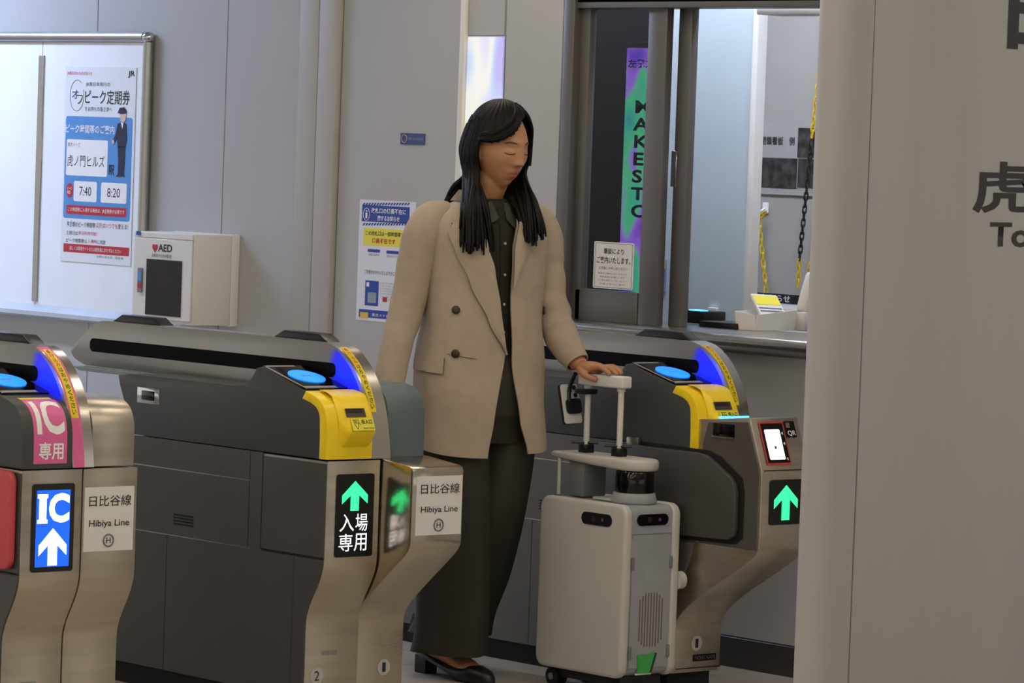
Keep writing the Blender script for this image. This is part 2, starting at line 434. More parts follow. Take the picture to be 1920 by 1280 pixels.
text('lettering', fr, 'ご案内いたします。', -nw*.84, nw*.84, nh*.08, nh*.37, INK, nt_, 0.0028, 0.012)
text('lettering', fr, 'お気軽にお申し出ください', -nw*.72, nw*.72, -nh*.18, -nh*.05, INKG, nt_, 0.0028)
for k, s in enumerate(('係員がご案内いたしますので', '筆記用具をお渡しします', 'ご利用ください', 'お客さまのご案内')):
    text('lettering', fr, s, -nw*(.75-.1*(k % 2)), nw*(.7-.1*(k % 2)), -nh*(.38+.15*k), -nh*(.31+.15*k), INKG, nt_, 0.0028)

# things on the back wall of the office
def wall_rect(px0, py0, px1, py1, X):
    ym = (py0+py1)/2; xm = (px0+px1)/2; c = on(0, xm, ym, X)
    return c, (on(0, px0, ym, X).y-on(0, px1, ym, X).y)/2, (on(0, xm, py0, X).z-on(0, xm, py1, X).z)/2
c, w_, h_ = wall_rect(1411, 232, 1560, 366, IX-0.004)
fr = Frame(c, (0, -1, 0), (0, 0, 1))
ps = tag(plate('photo_sheet', fr, -w_, w_, -h_, h_, 0.004, mat('sheet_grey', (178, 174, 168), 0.6), None, 0.0), 'grey example sheet with dark photographs on the office back wall', 'poster')
DPH = mat('dark_photo', (64, 60, 56), 0.5, 0.0, 0.9, 28.0)
for (a, b, c0, d) in ((1418, 296, 1494, 352), (1496, 240, 1536, 296), (1496, 298, 1536, 352)):
    cc, ww, hh = wall_rect(a, b, c0, d, IX-0.009)
    f2 = Frame(cc, (0, -1, 0), (0, 0, 1)); plate('photograph', f2, -ww, ww, -hh, hh, 0.001, DPH, ps)
cc, ww, hh = wall_rect(1427, 256, 1490, 272, IX-0.009); f2 = Frame(cc, (0, -1, 0), (0, 0, 1))
text('lettering', f2, '閉鎖看板　例', -ww, ww, -hh, hh, INK, ps, 0.001, 0.01)
cc, ww, hh = wall_rect(1413, 238, 1423, 250, IX-0.012)
tag(mk('magnet', prism(disc_pts(0, 0, 0.011), lambda p: Frame(cc, (0, -1, 0), (0, 0, 1)).p(p[0], p[1], -0.004), lambda p: Frame(cc, (0, -1, 0), (0, 0, 1)).p(p[0], p[1], 0.004), 0.002), mat('magnet_grey', (88, 90, 96), 0.5)), 'round grey magnet on the upper corner of the example sheet', 'magnet')

CHY = mat('chain_yellow', (232, 196, 20), 0.45); CHK = mat('chain_black', (34, 32, 32), 0.45)
_lb = bmesh.new()
lp = [(0.0065*math.cos(t), 0, 0.0115*math.sin(t)+(0.005 if math.sin(t) > 0 else -0.005)) for t in [2*math.pi*k/16 for k in range(17)]]
tube_bm(_lb, lp, 0.0026, 6, caps=False)
bmesh.ops.remove_doubles(_lb, verts=_lb.verts[:], dist=0.0004)
LINK_Y = bpy.data.meshes.new('link'); _lb.to_mesh(LINK_Y); _lb.free()
for p_ in LINK_Y.polygons: p_.use_smooth = True
LINK_K = LINK_Y.copy(); LINK_Y.materials.append(CHY); LINK_K.materials.append(CHK)
def chain(label, segs, X):
    first = on(0, *segs[0][0], X)
    t = thing('plastic_chain', label, 'chain', first)
    k = 0; base = first.copy()
    for (pa, pb, me_) in segs:
        a = on(0, *pa, X); b = on(0, *pb, X); L = (b-a).length; n = max(1, round(L/0.0235)); dr = (b-a).normalized()
        for i in range(n):
            o = bpy.data.objects.new('link', me_); COL.objects.link(o); o.parent = t
            o.location = a + (b-a)*((i+.5)/n) - base
            q = Vector((0, 0, 1)).rotation_difference(dr)
            o.rotation_mode = 'QUATERNION'; o.rotation_quaternion = q @ Vector((0, 0, 1)).rotation_difference(Vector((0, 0, 1))) if False else q @ Matrix.Rotation(math.radians(25+90*(k % 2)), 4, 'Z').to_quaternion()
            k += 1
chain('long hanging chain, yellow at both ends and black in the middle, in the office', [((1542, 84), (1522, 258), LINK_Y), ((1522, 262), (1499, 486), LINK_K), ((1499, 488), (1496, 538), LINK_Y)], IX-0.05)
chain('yellow chain hanging from the white hook on the office back wall', [((1434, 398), (1423, 412), LINK_Y), ((1423, 412), (1437, 552), LINK_Y)], IX-0.03)
chain('short slanted yellow chain behind the telephone handset', [((1536, 420), (1510, 540), LINK_Y)], IX-0.06)
hk = on(0, 1437, 390, IX)
hb = bmesh.new(); bx(hb, IX-0.008, IX-0.0005, hk.y-0.014, hk.y+0.014, hk.z-0.02, hk.z+0.02, 0.004); tube_bm(hb, smooth_pts([(IX-0.006, hk.y, hk.z), (IX-0.03, hk.y, hk.z-0.012), (IX-0.036, hk.y, hk.z-0.004)], 3), 0.004, 8)
tag(mk('wall_hook', hb, WHITEV), 'small white adhesive hook on the office back wall', 'hook')
c, w_, h_ = wall_rect(1421, 552, 1545, 612, IX-0.08)
fr = Frame(c, (0, -1, 0), (0, 0, 1))
hs = tag(plate('hanging_sign', fr, -w_, w_, -h_*2.2, h_, 0.006, WHITEV, None, 0.004), 'white sign with a black heading band hanging on the office chains', 'sign')
plate('heading_band', fr, -w_, w_, h_*.42, h_, 0.001, INK, hs, 0, 0.006)
text('lettering', fr, 'おしらせ　Notice', -w_*.88, w_*.9, h_*.5, h_*.92, WHITEV, hs, 0.0076, 0.01)

# things standing on the counter
CZ = 1.0135
def top_at(px, py): q = on(2, px, py, CZ); return q
TR = mat('white_tray', (222, 219, 210), 0.45)
tc_ = top_at(1416, 620); x0, x1, ty0, ty1 = tc_.x, tc_.x+0.185, tc_.y, tc_.y+0.085
tr = thing('tray', 'white slanted plastic tray holding cards on the steel counter', 'tray', ((x0+x1)/2, (ty0+ty1)/2, CZ))
def wallq(bm, p0, p1, z0a, z1a, z1b, th, inward):
    d = (Vector(p1)-Vector(p0)).normalized(); n = Vector((-d.y, d.x, 0))*inward*th
    P0, P1 = Vector(p0), Vector(p1); o = -n*2.2
    vs = [bm.verts.new(q) for q in ((P0.x, P0.y, z0a), (P1.x, P1.y, z0a), (P1.x+o.x, P1.y+o.y, z1b), (P0.x+o.x, P0.y+o.y, z1a), (P0.x+n.x, P0.y+n.y, z0a), (P1.x+n.x, P1.y+n.y, z0a), (P1.x+n.x+o.x, P1.y+n.y+o.y, z1b), (P0.x+n.x+o.x, P0.y+n.y+o.y, z1a))]
    for f in ((0, 1, 2, 3), (7, 6, 5, 4), (0, 4, 5, 1), (1, 5, 6, 2), (2, 6, 7, 3), (3, 7, 4, 0)): bm.faces.new([vs[i] for i in f])
zl = CZ+0.050; zh = CZ+0.066
for p_, q_, za, zc in (((x0, ty1), (x0, ty0), zl+0.006, zl), ((x0, ty0), (x1, ty0), zl, zh), ((x1, ty0), (x1, ty1), zh, zh), ((x1, ty1), (x0, ty1), zh, zl+0.006)):
    tb = bmesh.new(); wallq(tb, p_, q_, CZ, za, zc, 0.004, 1); mk('tray_wall', tb, TR, tr, 0)
box('tray_floor', x0, x1, ty0, ty1, CZ, CZ+0.004, TR, tr)
cd = thing('card_stack', 'clear card case with a yellow band leaning in the white tray', 'card', (x0+0.09, (ty0+ty1)/2, CZ+0.005))
fr = Frame((x0+0.10, (ty0+ty1)/2+0.004, CZ+0.068), (1, 0, -0.04), (0.0, 0.62, 0.78))
plate('card', fr, -0.056, 0.056, -0.066, 0.048, 0.006, WHITEP, cd, 0.004)
plate('yellow_band', fr, -0.052, 0.052, 0.008, 0.042, 0.001, YPALE, cd, 0, 0.0062)
plate('print_line', fr, -0.050, 0.050, -0.008, -0.003, 0.0008, INKG, cd, 0, 0.0062)
plate('print_line', fr, -0.050, 0.050, -0.020, -0.014, 0.0008, INKG, cd, 0, 0.0062)
# handset standing in its cradle
h0 = top_at(1512, 622)
HSP = mat('handset_plastic', (205, 200, 190), 0.45)
ph = thing('telephone_handset', 'off white telephone handset leaning upright beside the tray', 'telephone', (h0.x, h0.y, CZ))
pa = on(0, 1506, 583, h0.x+0.03); pbq = on(0, 1526, 512, h0.x+0.05)
hb = bmesh.new(); d = (pbq-pa).normalized(); Lh = (pbq-pa).length
tube_bm(hb, [pa+d*t for t in (-0.006, 0.0, 0.012, 0.5*Lh, Lh-0.012, Lh-0.003, Lh+0.002)], [0.012, 0.020, 0.022, 0.0225, 0.022, 0.019, 0.012], 16, flat=[(1.2, 0.9)]*7)
hh = mk('handset', hb, HSP, ph)
tube('cable', [pa, pa+Vector((0.0, -0.004, -0.03)), (h0.x+0.03, h0.y-0.02, CZ+0.02), (h0.x+0.03, h0.y-0.06, CZ+0.004), (h0.x+0.03, h0.y-0.12, CZ+0.004)], 0.004, mat('cable_grey', (150, 144, 134), 0.5), ph, 8, 4)
box('cradle', h0.x+0.01, h0.x+0.06, pa.y-0.025, pa.y+0.015, CZ, pa.z-0.002, HSP, ph, 0.006)
k0 = on(0, 1240, 517, 2.615)
kt = tag(box('board_sticker', 2.614, 2.6195, k0.y-0.02, k0.y+0.03, k0.z-0.055, k0.z+0.055, mat('sticker_blue', (132, 142, 190), 0.5), None), 'narrow blue and yellow sticker on the pale board beside the sash', 'sticker')
box('yellow_strip', 2.613, 2.6145, k0.y-0.02, k0.y+0.03, k0.z+0.025, k0.z+0.055, YPALE, kt)
# black reader with a blue lamp
r0 = top_at(1300, 606)
rd = thing('counter_reader', 'black card reader with a glowing blue lamp strip on the counter', 'card reader', (r0.x+0.05, r0.y, CZ))
box('case', r0.x, r0.x+0.1, r0.y-0.045, r0.y+0.06, CZ, CZ+0.04, BLACK, rd, 0.004)
box('lamp_strip', r0.x-0.002, r0.x+0.03, r0.y-0.035, r0.y+0.02, CZ+0.0405, CZ+0.044, BLUELT, rd)
m0 = top_at(1360, 615)
tag(box('counter_mat', m0.x-0.02, m0.x+0.10, m0.y-0.07, m0.y+0.10, CZ, CZ+0.018, BLACK, None, 0.003), 'flat black pad lying between the reader and the white tray', 'pad')
q0 = on(0, 1332, 589, 2.60)
tg = tag(box('wall_tag', 2.606, 2.617, q0.y-0.02, q0.y+0.02, q0.z-0.022, q0.z+0.022, WHITEV, None, 0.001, 1), 'small white switch plate with a green mark on the pale board', 'switch')
box('green_mark', 2.604, 2.6065, q0.y-0.003, q0.y+0.017, q0.z-0.012, q0.z+0.012, GREENPR, tg)

# ------------------------------------------------------------------ notice board on the far wall
bd = thing('notice_board', 'white enamel notice board in a rounded steel frame on the left wall', 'notice board', (WX-0.02, 4.4, 0.88))
BW = mat('board_enamel', (244, 246, 248), 0.35, 0.0, 0.02)
yr, zt = 3.475, 1.905; zb = 0.885; yl = 5.6
box('panel', WX-0.026, WX-0.009, 4.16, yl, zb+0.01, zt-0.02, BW, bd)
box('panel', WX-0.026, WX-0.009, yr+0.01, 4.155, zb+0.01, zt-0.02, BW, bd)
box('divider_strip', WX-0.032, WX-0.026, 4.14, 4.175, zb+0.03, zt-0.07, ALU, bd, 0.002, 1)
tube('top_rail', [(WX-0.03, yl, zt), (WX-0.03, yr+0.02, zt)], 0.019, ALU, bd, 14)
tube('side_rail', [(WX-0.03, yr, zt-0.02), (WX-0.03, yr, zb+0.02)], 0.019, ALU, bd, 14)
kb = bmesh.new(); bmesh.ops.create_uvsphere(kb, u_segments=16, v_segments=10, radius=0.023, matrix=Matrix.Translation((WX-0.03, yr+0.002, zt-0.002))); mk('corner_cap', kb, CHROME, bd)
mk('bottom_ledge', prism_y([(WX-0.008, zb+0.02), (WX-0.03, zb+0.018), (WX-0.06, zb-0.005), (WX-0.062, zb-0.02), (WX-0.05, zb-0.028), (WX-0.008, zb-0.03)], yr, yl), mat('ledge_grey', (188, 194, 200), 0.4, 0.3), bd)

# ------------------------------------------------------------------ commuter pass poster
PX = WX-0.0275
def pr(px0, py0, px1, py1, X=PX): return wall_rect(px0, py0, px1, py1, X)
c, w_, h_ = pr(118, 126, 250, 494)
pf = Frame(c, (0, -1, 0), (0, 0, 1))
po = tag(plate('poster', pf, -w_, w_, -h_, h_, 0.0012, mat('poster_paper', (232, 234, 236), 0.45, 0, 0.01), None), 'tall white and blue commuter pass poster with a uniformed figure on the notice board', 'poster')
def pbox(px0, py0, px1, py1):
    """rectangle on the poster, in poster coordinates, from where its edges are seen"""
    c_, a, b = pr(px0, py0, px1, py1); return (c.y-c_.y)-a, (c.y-c_.y)+a, (c_.z-c.z)-b, (c_.z-c.z)+b
def pplate(n, r_, m_, rad=0.0, d=0.0012): return plate(n, pf, *r_, 0.0005, m_, po, rad, d)
def ptext(s, r_, m_, d=0.0022, bold=0.0): return text('lettering', pf, s, *r_, m_, po, d, bold)
ptext('JR東日本からのお知らせ', pbox(127, 134, 174, 142), INKR)
ptext('JR', pbox(241, 133, 254, 146), INK, bold=0.02)
ptext('JR東日本発行の', pbox(162, 154, 207, 163), INK)
ptext('オ', pbox(136, 168, 148, 185), INK); ptext('フ', pbox(145, 178, 156, 195), INK)
ptext('ピーク定期券', pbox(160, 169, 244, 196), INK, bold=0.006)
ptext('をお持ちの皆さまへ', pbox(160, 200, 211, 209), INK)
rx0, rx1, ry0, ry1 = pbox(132, 150, 158, 208); cx, cy = (rx0+rx1)/2, (ry0+ry1)/2
rb = bmesh.new()
ring = disc_pts(cx, cy, (rx1-rx0)/2, 32, (ry1-ry0)/2)
tube_bm(rb, [pf.p(q[0], q[1], 0.0015) for q in ring[5:]+ring[:3]], 0.0011, 6); mk('green_ring', rb, GREENPR, po)
pplate('blue_field', pbox(121, 219, 246, 412), BLUEINK, 0.012)
ptext('ピーク時間帯のご案内', pbox(124, 234, 215, 250), WHITEV, bold=0.012)
for r_ in ((125, 262, 202, 330), (139, 340, 182, 378), (190, 343, 238, 381)): pplate('white_field', pbox(*r_), WHITEV, 0.008, 0.0017)
ptext('東京メトロ', pbox(128, 267, 151, 275), INKG, 0.0026)
ptext('虎ノ門ヒルズ', pbox(127, 291, 197, 313), INK, 0.0026)
ptext('駅', pbox(204, 309, 215, 329), DNAVY, 0.0026, 0.02)
ptext('7:40', pbox(150, 350, 172, 367), INK, 0.0026); ptext('8:20', pbox(202, 353, 226, 370), INK, 0.0026)
r_ = pbox(125, 343, 138, 370); poly('red_badge', pf, disc_pts((r_[0]+r_[1])/2, (r_[2]+r_[3])/2, (r_[1]-r_[0])/2, 24, (r_[3]-r_[2])/2), 0.0017, INKR, po)
ptext('ピーク\n時間', pbox(127, 350, 136, 364), WHITEV, 0.0028)
pplate('red_band', pbox(125, 387, 237, 404), INKR, 0.001, 0.0017); ptext('この時間帯に入場する場合は、JR定期券が必要です', pbox(128, 391, 234, 400), WHITEV, 0.0026)
ptext('平日朝のピーク時間帯', pbox(126, 416, 179, 426), INK); ptext('以外はいつでも', pbox(181, 418, 221, 428), INKR); ptext('使える！', pbox(222, 420, 241, 430), INK)
ptext('土休日は', pbox(125, 432, 147, 440), INK); ptext('終日利用可能！', pbox(148, 434, 183, 441), INKR)
ptext('ピーク時間帯は', pbox(125, 447, 164, 455), INK); ptext('入場時', pbox(165, 449, 182, 456), INKR); ptext('に判定', pbox(183, 450, 199, 458), INK)
pplate('red_band', pbox(119, 460, 242, 476), INKR); ptext('詳しくは専用サイトまたは駅係員におたずねください', pbox(131, 464, 228, 472), WHITEV, 0.0026)
ptext('お問い合わせ　駅係員', pbox(182, 480, 232, 485), INKG)
# printed figure in uniform
fig = lambda pts, m_, d=0.003: poly('printed_figure', pf, [((pbox(x-1, y-1, x+1, y+1)[0]+pbox(x-1, y-1, x+1, y+1)[1])/2, (pbox(x-1, y-1, x+1, y+1)[2]+pbox(x-1, y-1, x+1, y+1)[3])/2) for x, y in pts], d, m_, po, 0.0004)
fig([(225, 210), (238, 212), (237, 224), (233, 230), (228, 227)], SKINPR)
fig([(222, 212), (226, 202), (235, 201), (239, 208), (238, 213), (230, 214)], DNAVY, 0.0034)
fig([(222, 232), (229, 229), (238, 232), (239, 262), (236, 276), (222, 276), (221, 262)], DNAVY)
fig([(222, 234), (218, 252), (213, 264), (216, 267), (223, 256)], DNAVY, 0.0034)
fig([(228, 229), (233, 230), (231, 242)], WHITEV, 0.0036)
fig([(211, 263), (215, 262), (216, 269), (212, 270)], SKINPR, 0.0036)
fig([(222, 275), (236, 275), (235, 300), (233, 327), (236, 331), (218, 331), (222, 326), (223, 300)], DNAVY)

# ------------------------------------------------------------------ AED cabinet
AX = WX-0.215
ac0 = on(0, 251, 433, AX); ac1 = on(0, 362, 440, AX); az1 = ac1.z; az0 = on(0, 352, 610, AX).z
ay1, ay0 = ac0.y, ac1.y
AEDW = mat('aed_enamel', (226, 223, 214), 0.42, 0.0, 0.02)
ad = thing('aed_cabinet', 'white wall mounted AED cabinet with a dark window beside the notice board', 'cabinet', (WX-0.1, (ay0+ay1)/2, az0))
box('case', AX+0.008, WX-0.046, ay0, ay1, az0, az1, AEDW, ad, 0.004)
box('back_flange', WX-0.045, WX-0.009, ay0, ay1, az0-0.004, az1+0.002, AEDW, ad, 0.003)
dr_ = box('door', AX, AX+0.007, ay0+0.004, ay1-0.004, az0+0.012, az1-0.022, AEDW, ad, 0.002, 1)
box('header', AX+0.001, AX+0.007, ay0+0.001, ay1-0.001, az1-0.0205, az1-0.001, AEDW, ad, 0.002, 1)
fr = Frame((AX, (ay0+ay1)/2, (az0+az1)/2), (0, -1, 0), (0, 0, 1)); aw = (ay1-ay0)/2; ah = (az1-az0)/2
def abox(px0, py0, px1, py1):
    c_, a, b = wall_rect(px0, py0, px1, py1, AX); return fr.c.y-c_.y-a, fr.c.y-c_.y+a, c_.z-fr.c.z-b, c_.z-fr.c.z+b
AW = mat('aed_window', (30, 20, 22), 0.2, 0.0, 0.5, 9.0, spec=0.2)
wr = abox(274, 487, 340, 592); plate('window', fr, *wr, 0.002, AW, dr_, 0.002, 0.0005)
text('lettering', fr, 'AED', *abox(297, 458, 323, 472), INK, dr_, 0.0012, 0.02)
hx0, hx1, hy0, hy1 = abox(286, 456, 296, 473)
hp = []
for k in range(28):
    t = 2*math.pi*k/28; hp.append(((hx0+hx1)/2+16*math.sin(t)**3/32*(hx1-hx0), (hy0+hy1)/2+(13*math.cos(t)-5*math.cos(2*t)-2*math.cos(3*t)-math.cos(4*t))/29*(hy1-hy0)))
poly('heart_mark', fr, hp, 0.0006, INKR, dr_)
text('lettering', fr, '自動体外式除細動器', *abox(285, 476, 322, 483), INKG, dr_, 0.0012)
hr = abox(260, 502, 268, 548); hd = plate('handle', fr, *hr, 0.006, mat('handle_grey', (120, 120, 130), 0.4), dr_, 0.004)
plate('indicator', fr, hr[0]+0.002, hr[1]-0.002, hr[2]+0.45*(hr[3]-hr[2]), hr[3]-0.01, 0.001, BLUEINK, dr_, 0.002, 0.0062)
plate('indicator', fr, hr[0]+0.002, hr[1]-0.002, hr[2]+0.18*(hr[3]-hr[2]), hr[2]+0.4*(hr[3]-hr[2]), 0.001, INKR, dr_, 0.002, 0.0062)
plate('sticker', fr, *abox(256, 433, 264, 441), 0.001, NAVYINK, ad, 0, 0.0002)
# ------------------------------------------------------------------ information poster on the wall
X2 = WX-0.0085
c, w_, h_ = wall_rect(671, 376, 776, 604, X2)
f3 = Frame(c, (0, -1, 0), (0, 0, 1))
ip = tag(plate('information_poster', f3, -w_, w_, -h_, h_, 0.001, mat('info_paper', (226, 228, 236), 0.5, 0, 0.01), None), 'white service notice poster with blue hazard heading on the wall behind the woman', 'poster')
def ib(a, b, c_, d): q, e, f = wall_rect(a, b, c_, d, X2); return c.y-q.y-e, c.y-q.y+e, q.z-c.z-f, q.z-c.z+f
def ipl(r_, m_, rad=0.0, d=0.001): return plate('print_field', f3, *ib(*r_), 0.0005, m_, ip, rad, d)
def itx(s, r_, m_, d=0.0022, bold=0.0): return text('lettering', f3, s, *ib(*r_), m_, ip, d, bold)
ipl((679, 386, 768, 417), NAVYINK)
for k in range(17):
    for yy in (380, 417.5):
        x_ = 680+k*5.2
        r1 = ib(x_, yy, x_+3, yy+5); sh = (r1[1]-r1[0])
        poly('hazard_stripe', f3, [(r1[0], r1[2]), (r1[1], r1[2]), (r1[1]+sh, r1[3]), (r1[0]+sh, r1[3])], 0.001, NAVYINK, ip, 0.0005)
r_ = ib(682, 390, 694, 413); rb = bmesh.new()
rg = disc_pts((r_[0]+r_[1])/2, (r_[2]+r_[3])/2, (r_[1]-r_[0])/2, 24, (r_[3]-r_[2])/2)
tube_bm(rb, [f3.p(q[0], q[1], 0.0018) for q in rg+rg[:1]], 0.001, 6); mk('info_ring', rb, WHITEV, ip); itx('i', (686, 394, 690, 409), WHITEV)
itx('改札口の係員不在に', (697, 391, 762, 401), WHITEV, bold=0.02); itx('関するお知らせ', (709, 405, 750, 415), WHITEV, bold=0.02)
ipl((682, 429, 762, 462), YPALE)
itx('この改札口は一部時間帯で', (686, 434, 758, 443), INK, bold=0.01); itx('係員不在です', (698, 447, 742, 457), INKR, bold=0.02)
ipl((690, 467, 713, 473), NAVYINK, 0.004); ipl((725, 470, 748, 476), NAVYINK, 0.004)
itx('お問い合わせ', (692, 475, 712, 480), INKG); itx('お客さまセンター', (726, 478, 748, 483), INKG)
itx('ご不便をおかけいたしますがご了承ください', (684, 508, 765, 516), INK)
ipl((685, 526, 710, 573), NAVYINK); ipl((688, 529, 693, 537), WHITEV, 0, 0.0016); ipl((690, 548, 706, 568), mat('printed_grey', (150, 160, 170), 0.5), 0.004, 0.0016)
for k in range(7): itx('インターホンでお話しください', (714, 530+k*5, 750-(k % 3)*6, 533+k*5), INKG)
ipl((718, 557, 726, 566), INKR)
ipl((673, 583, 772, 598), NAVYINK); ipl((676, 585, 691, 596), mat('printed_orange', (226, 180, 70), 0.5), 0, 0.0016); itx('東京メトロ', (698, 588, 730, 594), WHITEV)
# small enamel sign
c, w_, h_ = wall_rect(752, 250, 797, 271, X2); f4 = Frame(c, (0, -1, 0), (0, 0, 1))
bs = tag(plate('small_sign', f4, -w_, w_, -h_, h_, 0.003, mat('navy_enamel', (52, 66, 122), 0.4), None, 0.002), 'small navy blue no smoking plate on the wall above the poster', 'sign')
rb = bmesh.new(); rg = disc_pts(-w_*.66, 0, w_*.22, 20, h_*.7); tube_bm(rb, [f4.p(q[0], q[1], 0.0035) for q in rg+rg[:1]], 0.0015, 6); mk('red_ring', rb, mat('sign_pink', (216, 150, 150), 0.5), bs)
text('lettering', f4, '禁煙 NO SMOKING', -w_*.35, w_*.9, -h_*.25, h_*.3, mat('sign_text', (150, 156, 176), 0.5), bs, 0.0036)
# ------------------------------------------------------------------ steel clad partition end
PY = -3.2; s0 = on(1, 1615, 640, PY); R_ = 0.058
PSTEEL = mat('partition_steel', (176, 172, 168), 0.40, 0.30, 0.05, 1.2, 0.03, 160, stretch=(8, 8, 0.6))
pc = thing('partition_column', 'broad steel clad column with a rounded end and black station lettering', 'column', (s0.x+0.6, PY+R_, 0))
ends = [(s0.x-R_*math.cos(math.radians(a)), PY+R_-R_*math.sin(math.radians(a))) for a in range(90, -91, -10)]
mk('rounded_end', prism_z(ends, 0.0, 2.9), PSTEEL, pc)
box('face_panel', s0.x+0.003, s0.x+1.5, PY, PY+2*R_, 0.0, 2.9, PSTEEL, pc, 0.0015, 1)
f5 = Frame((s0.x, PY-0.0002, 0), (1, 0, 0), (0, 0, 1))
def fx(a, b, c_, d):
    p0 = on(1, a, (b+d)/2, PY); p1 = on(1, c_, (b+d)/2, PY); p2 = on(1, (a+c_)/2, b, PY); p3 = on(1, (a+c_)/2, d, PY)
    return p0.x-s0.x, p1.x-s0.x, p3.z, p2.z
BRINK = mat('sign_black', (38, 32, 32), 0.45)
r_ = fx(1825, 303, 1932, 400); u_ = (r_[1]-r_[0])
text('lettering', f5, '虎ノ門', r_[0], r_[0]+u_*3.15, r_[2], r_[3], BRINK, pc, 0.001, 0.02)
r_ = fx(1856, 417, 1920, 459)
text('lettering', f5, 'Toranomon', r_[0], r_[0]+(r_[1]-r_[0])*4.9, r_[2]-0.004, r_[3], BRINK, pc, 0.001, 0.022)
r_ = fx(1891, -62, 1990, 97)
text('lettering', f5, '日比谷線', r_[0], r_[0]+(r_[1]-r_[0])*5.6, r_[2], r_[3], BRINK, pc, 0.001, 0.03)
# ================================================================== ticket gates
S_FRONT = smooth_pts([(0.0, 0.702), (0.0, 0.56), (0.0, 0.445), (0.006, 0.405), (0.024, 0.365), (0.048, 0.325), (0.064, 0.290), (0.069, 0.255), (0.069, 0.15), (0.069, 0.06)], 3)
GL = 1.42                                           # gate length
def mirror(pts): return [(GL-y, z) for y, z in reversed(pts)]
BODY = S_FRONT + mirror(S_FRONT)
BOXF = smooth_pts([(0.02, 0.708), (-0.06, 0.700)], 1)[:1] + [(-0.118, 0.694), (-0.128, 0.690), (-0.132, 0.680)] + smooth_pts([(-0.132, 0.64), (-0.132, 0.50), (-0.128, 0.478), (-0.108, 0.452), (-0.03, 0.388), (0.045, 0.325), (0.085, 0.285), (0.098, 0.25), (0.099, 0.15), (0.099, 0.06)], 3)
FIN_F = smooth_pts([(0.002, 0.706), (0.010, 0.76), (0.026, 0.83), (0.050, 0.885), (0.086, 0.935), (0.128, 0.972), (0.170, 0.995), (0.215, 1.005)], 4)
FIN = FIN_F + [(0.6, 1.007), (1.27, 1.005)] + smooth_pts([(1.27, 1.005), (1.31, 0.994), (1.36, 0.965), (1.425, 0.914), (1.425, 0.900), (1.40, 0.883), (1.355, 0.870)], 3)[1:] + [(1.0, 0.868), (0.86, 0.868), (0.80, 0.85), (0.78, 0.706)]
HOODQ = smooth_pts([(0.0, 0.706), (0.0, 0.76), (0.003, 0.805), (0.016, 0.842), (0.045, 0.866), (0.098, 0.882)], 4)
UPPER = HOODQ + [(0.300, 0.934), (0.318, 0.930), (0.338, 0.905), (0.365, 0.882), (0.42, 0.876), (0.90, 0.876), (0.965, 0.868), (0.955, 0.84), (0.885, 0.706)]
RHOOD = smooth_pts([(0.018, 0.706), (0.018, 0.78), (0.022, 0.82), (0.040, 0.853), (0.074, 0.872), (0.11, 0.877)], 4) + [(0.55, 0.877), (0.60, 0.85), (0.62, 0.706)]
FW = 0.355

def arc(prof):
    s = [0.0]
    for a, b in zip(prof, prof[1:]): s.append(s[-1]+math.hypot(b[0]-a[0], b[1]-a[1]))
    return s
def on_prof(prof, S, s):
    s = min(max(s, 0), S[-1]-1e-6)
    for i in range(len(S)-1):
        if S[i+1] >= s:
            t = (s-S[i])/max(S[i+1]-S[i], 1e-9); a, b = prof[i], prof[i+1]
            dy, dz = b[0]-a[0], b[1]-a[1]; l = math.hypot(dy, dz)
            return a[0]+dy*t, a[1]+dz*t, -dz/l, dy/l          # outward normal = left of travel (up the front) -> -y
def strip_bm(prof, s0, s1, x0, x1, off, n=24, th=0.0006):
    S = arc(prof); bm = bmesh.new(); rows = []
    for k in range(n+1):
        y, z, ny, nz = on_prof(prof, S, s0+(s1-s0)*k/n)
        rows.append([bm.verts.new((x, y+ny*o, z+nz*o)) for x, o in ((x0, off), (x1, off), (x1, off-th), (x0, off-th))])
    for a, b in zip(rows, rows[1:]):
        for k in range(4): bm.faces.new((a[k], a[(k+1) % 4], b[(k+1) % 4], b[k]))
    bm.faces.new(rows[0]); bm.faces.new(list(reversed(rows[-1])))
    return bm
def wrap_text(name, s, prof, x0, x1, s0, s1, off, material, parent, ox, bold=0.0):
    bm = fit(text_bm(s, bold), x0, x1, s0, s1)
    k = s0
    while k < s1:
        bmesh.ops.bisect_plane(bm, geom=bm.verts[:]+bm.edges[:]+bm.faces[:], plane_co=(0, k, 0), plane_no=(0, 1, 0)); k += 0.005
    S = arc(prof)
    for v in bm.verts:
        y, z, ny, nz = on_prof(prof, S, v.co.y); v.co = Vector((ox[0]+v.co.x, ox[1]+y+ny*off, z+nz*off))
    me = bpy.data.meshes.new(name); bm.to_mesh(me); bm.free()
    return finish(name, me, material, parent, 0)

def moved(bm, gx, gy): bmesh.ops.translate(bm, vec=(gx, gy, 0), verts=bm.verts[:]); return bm

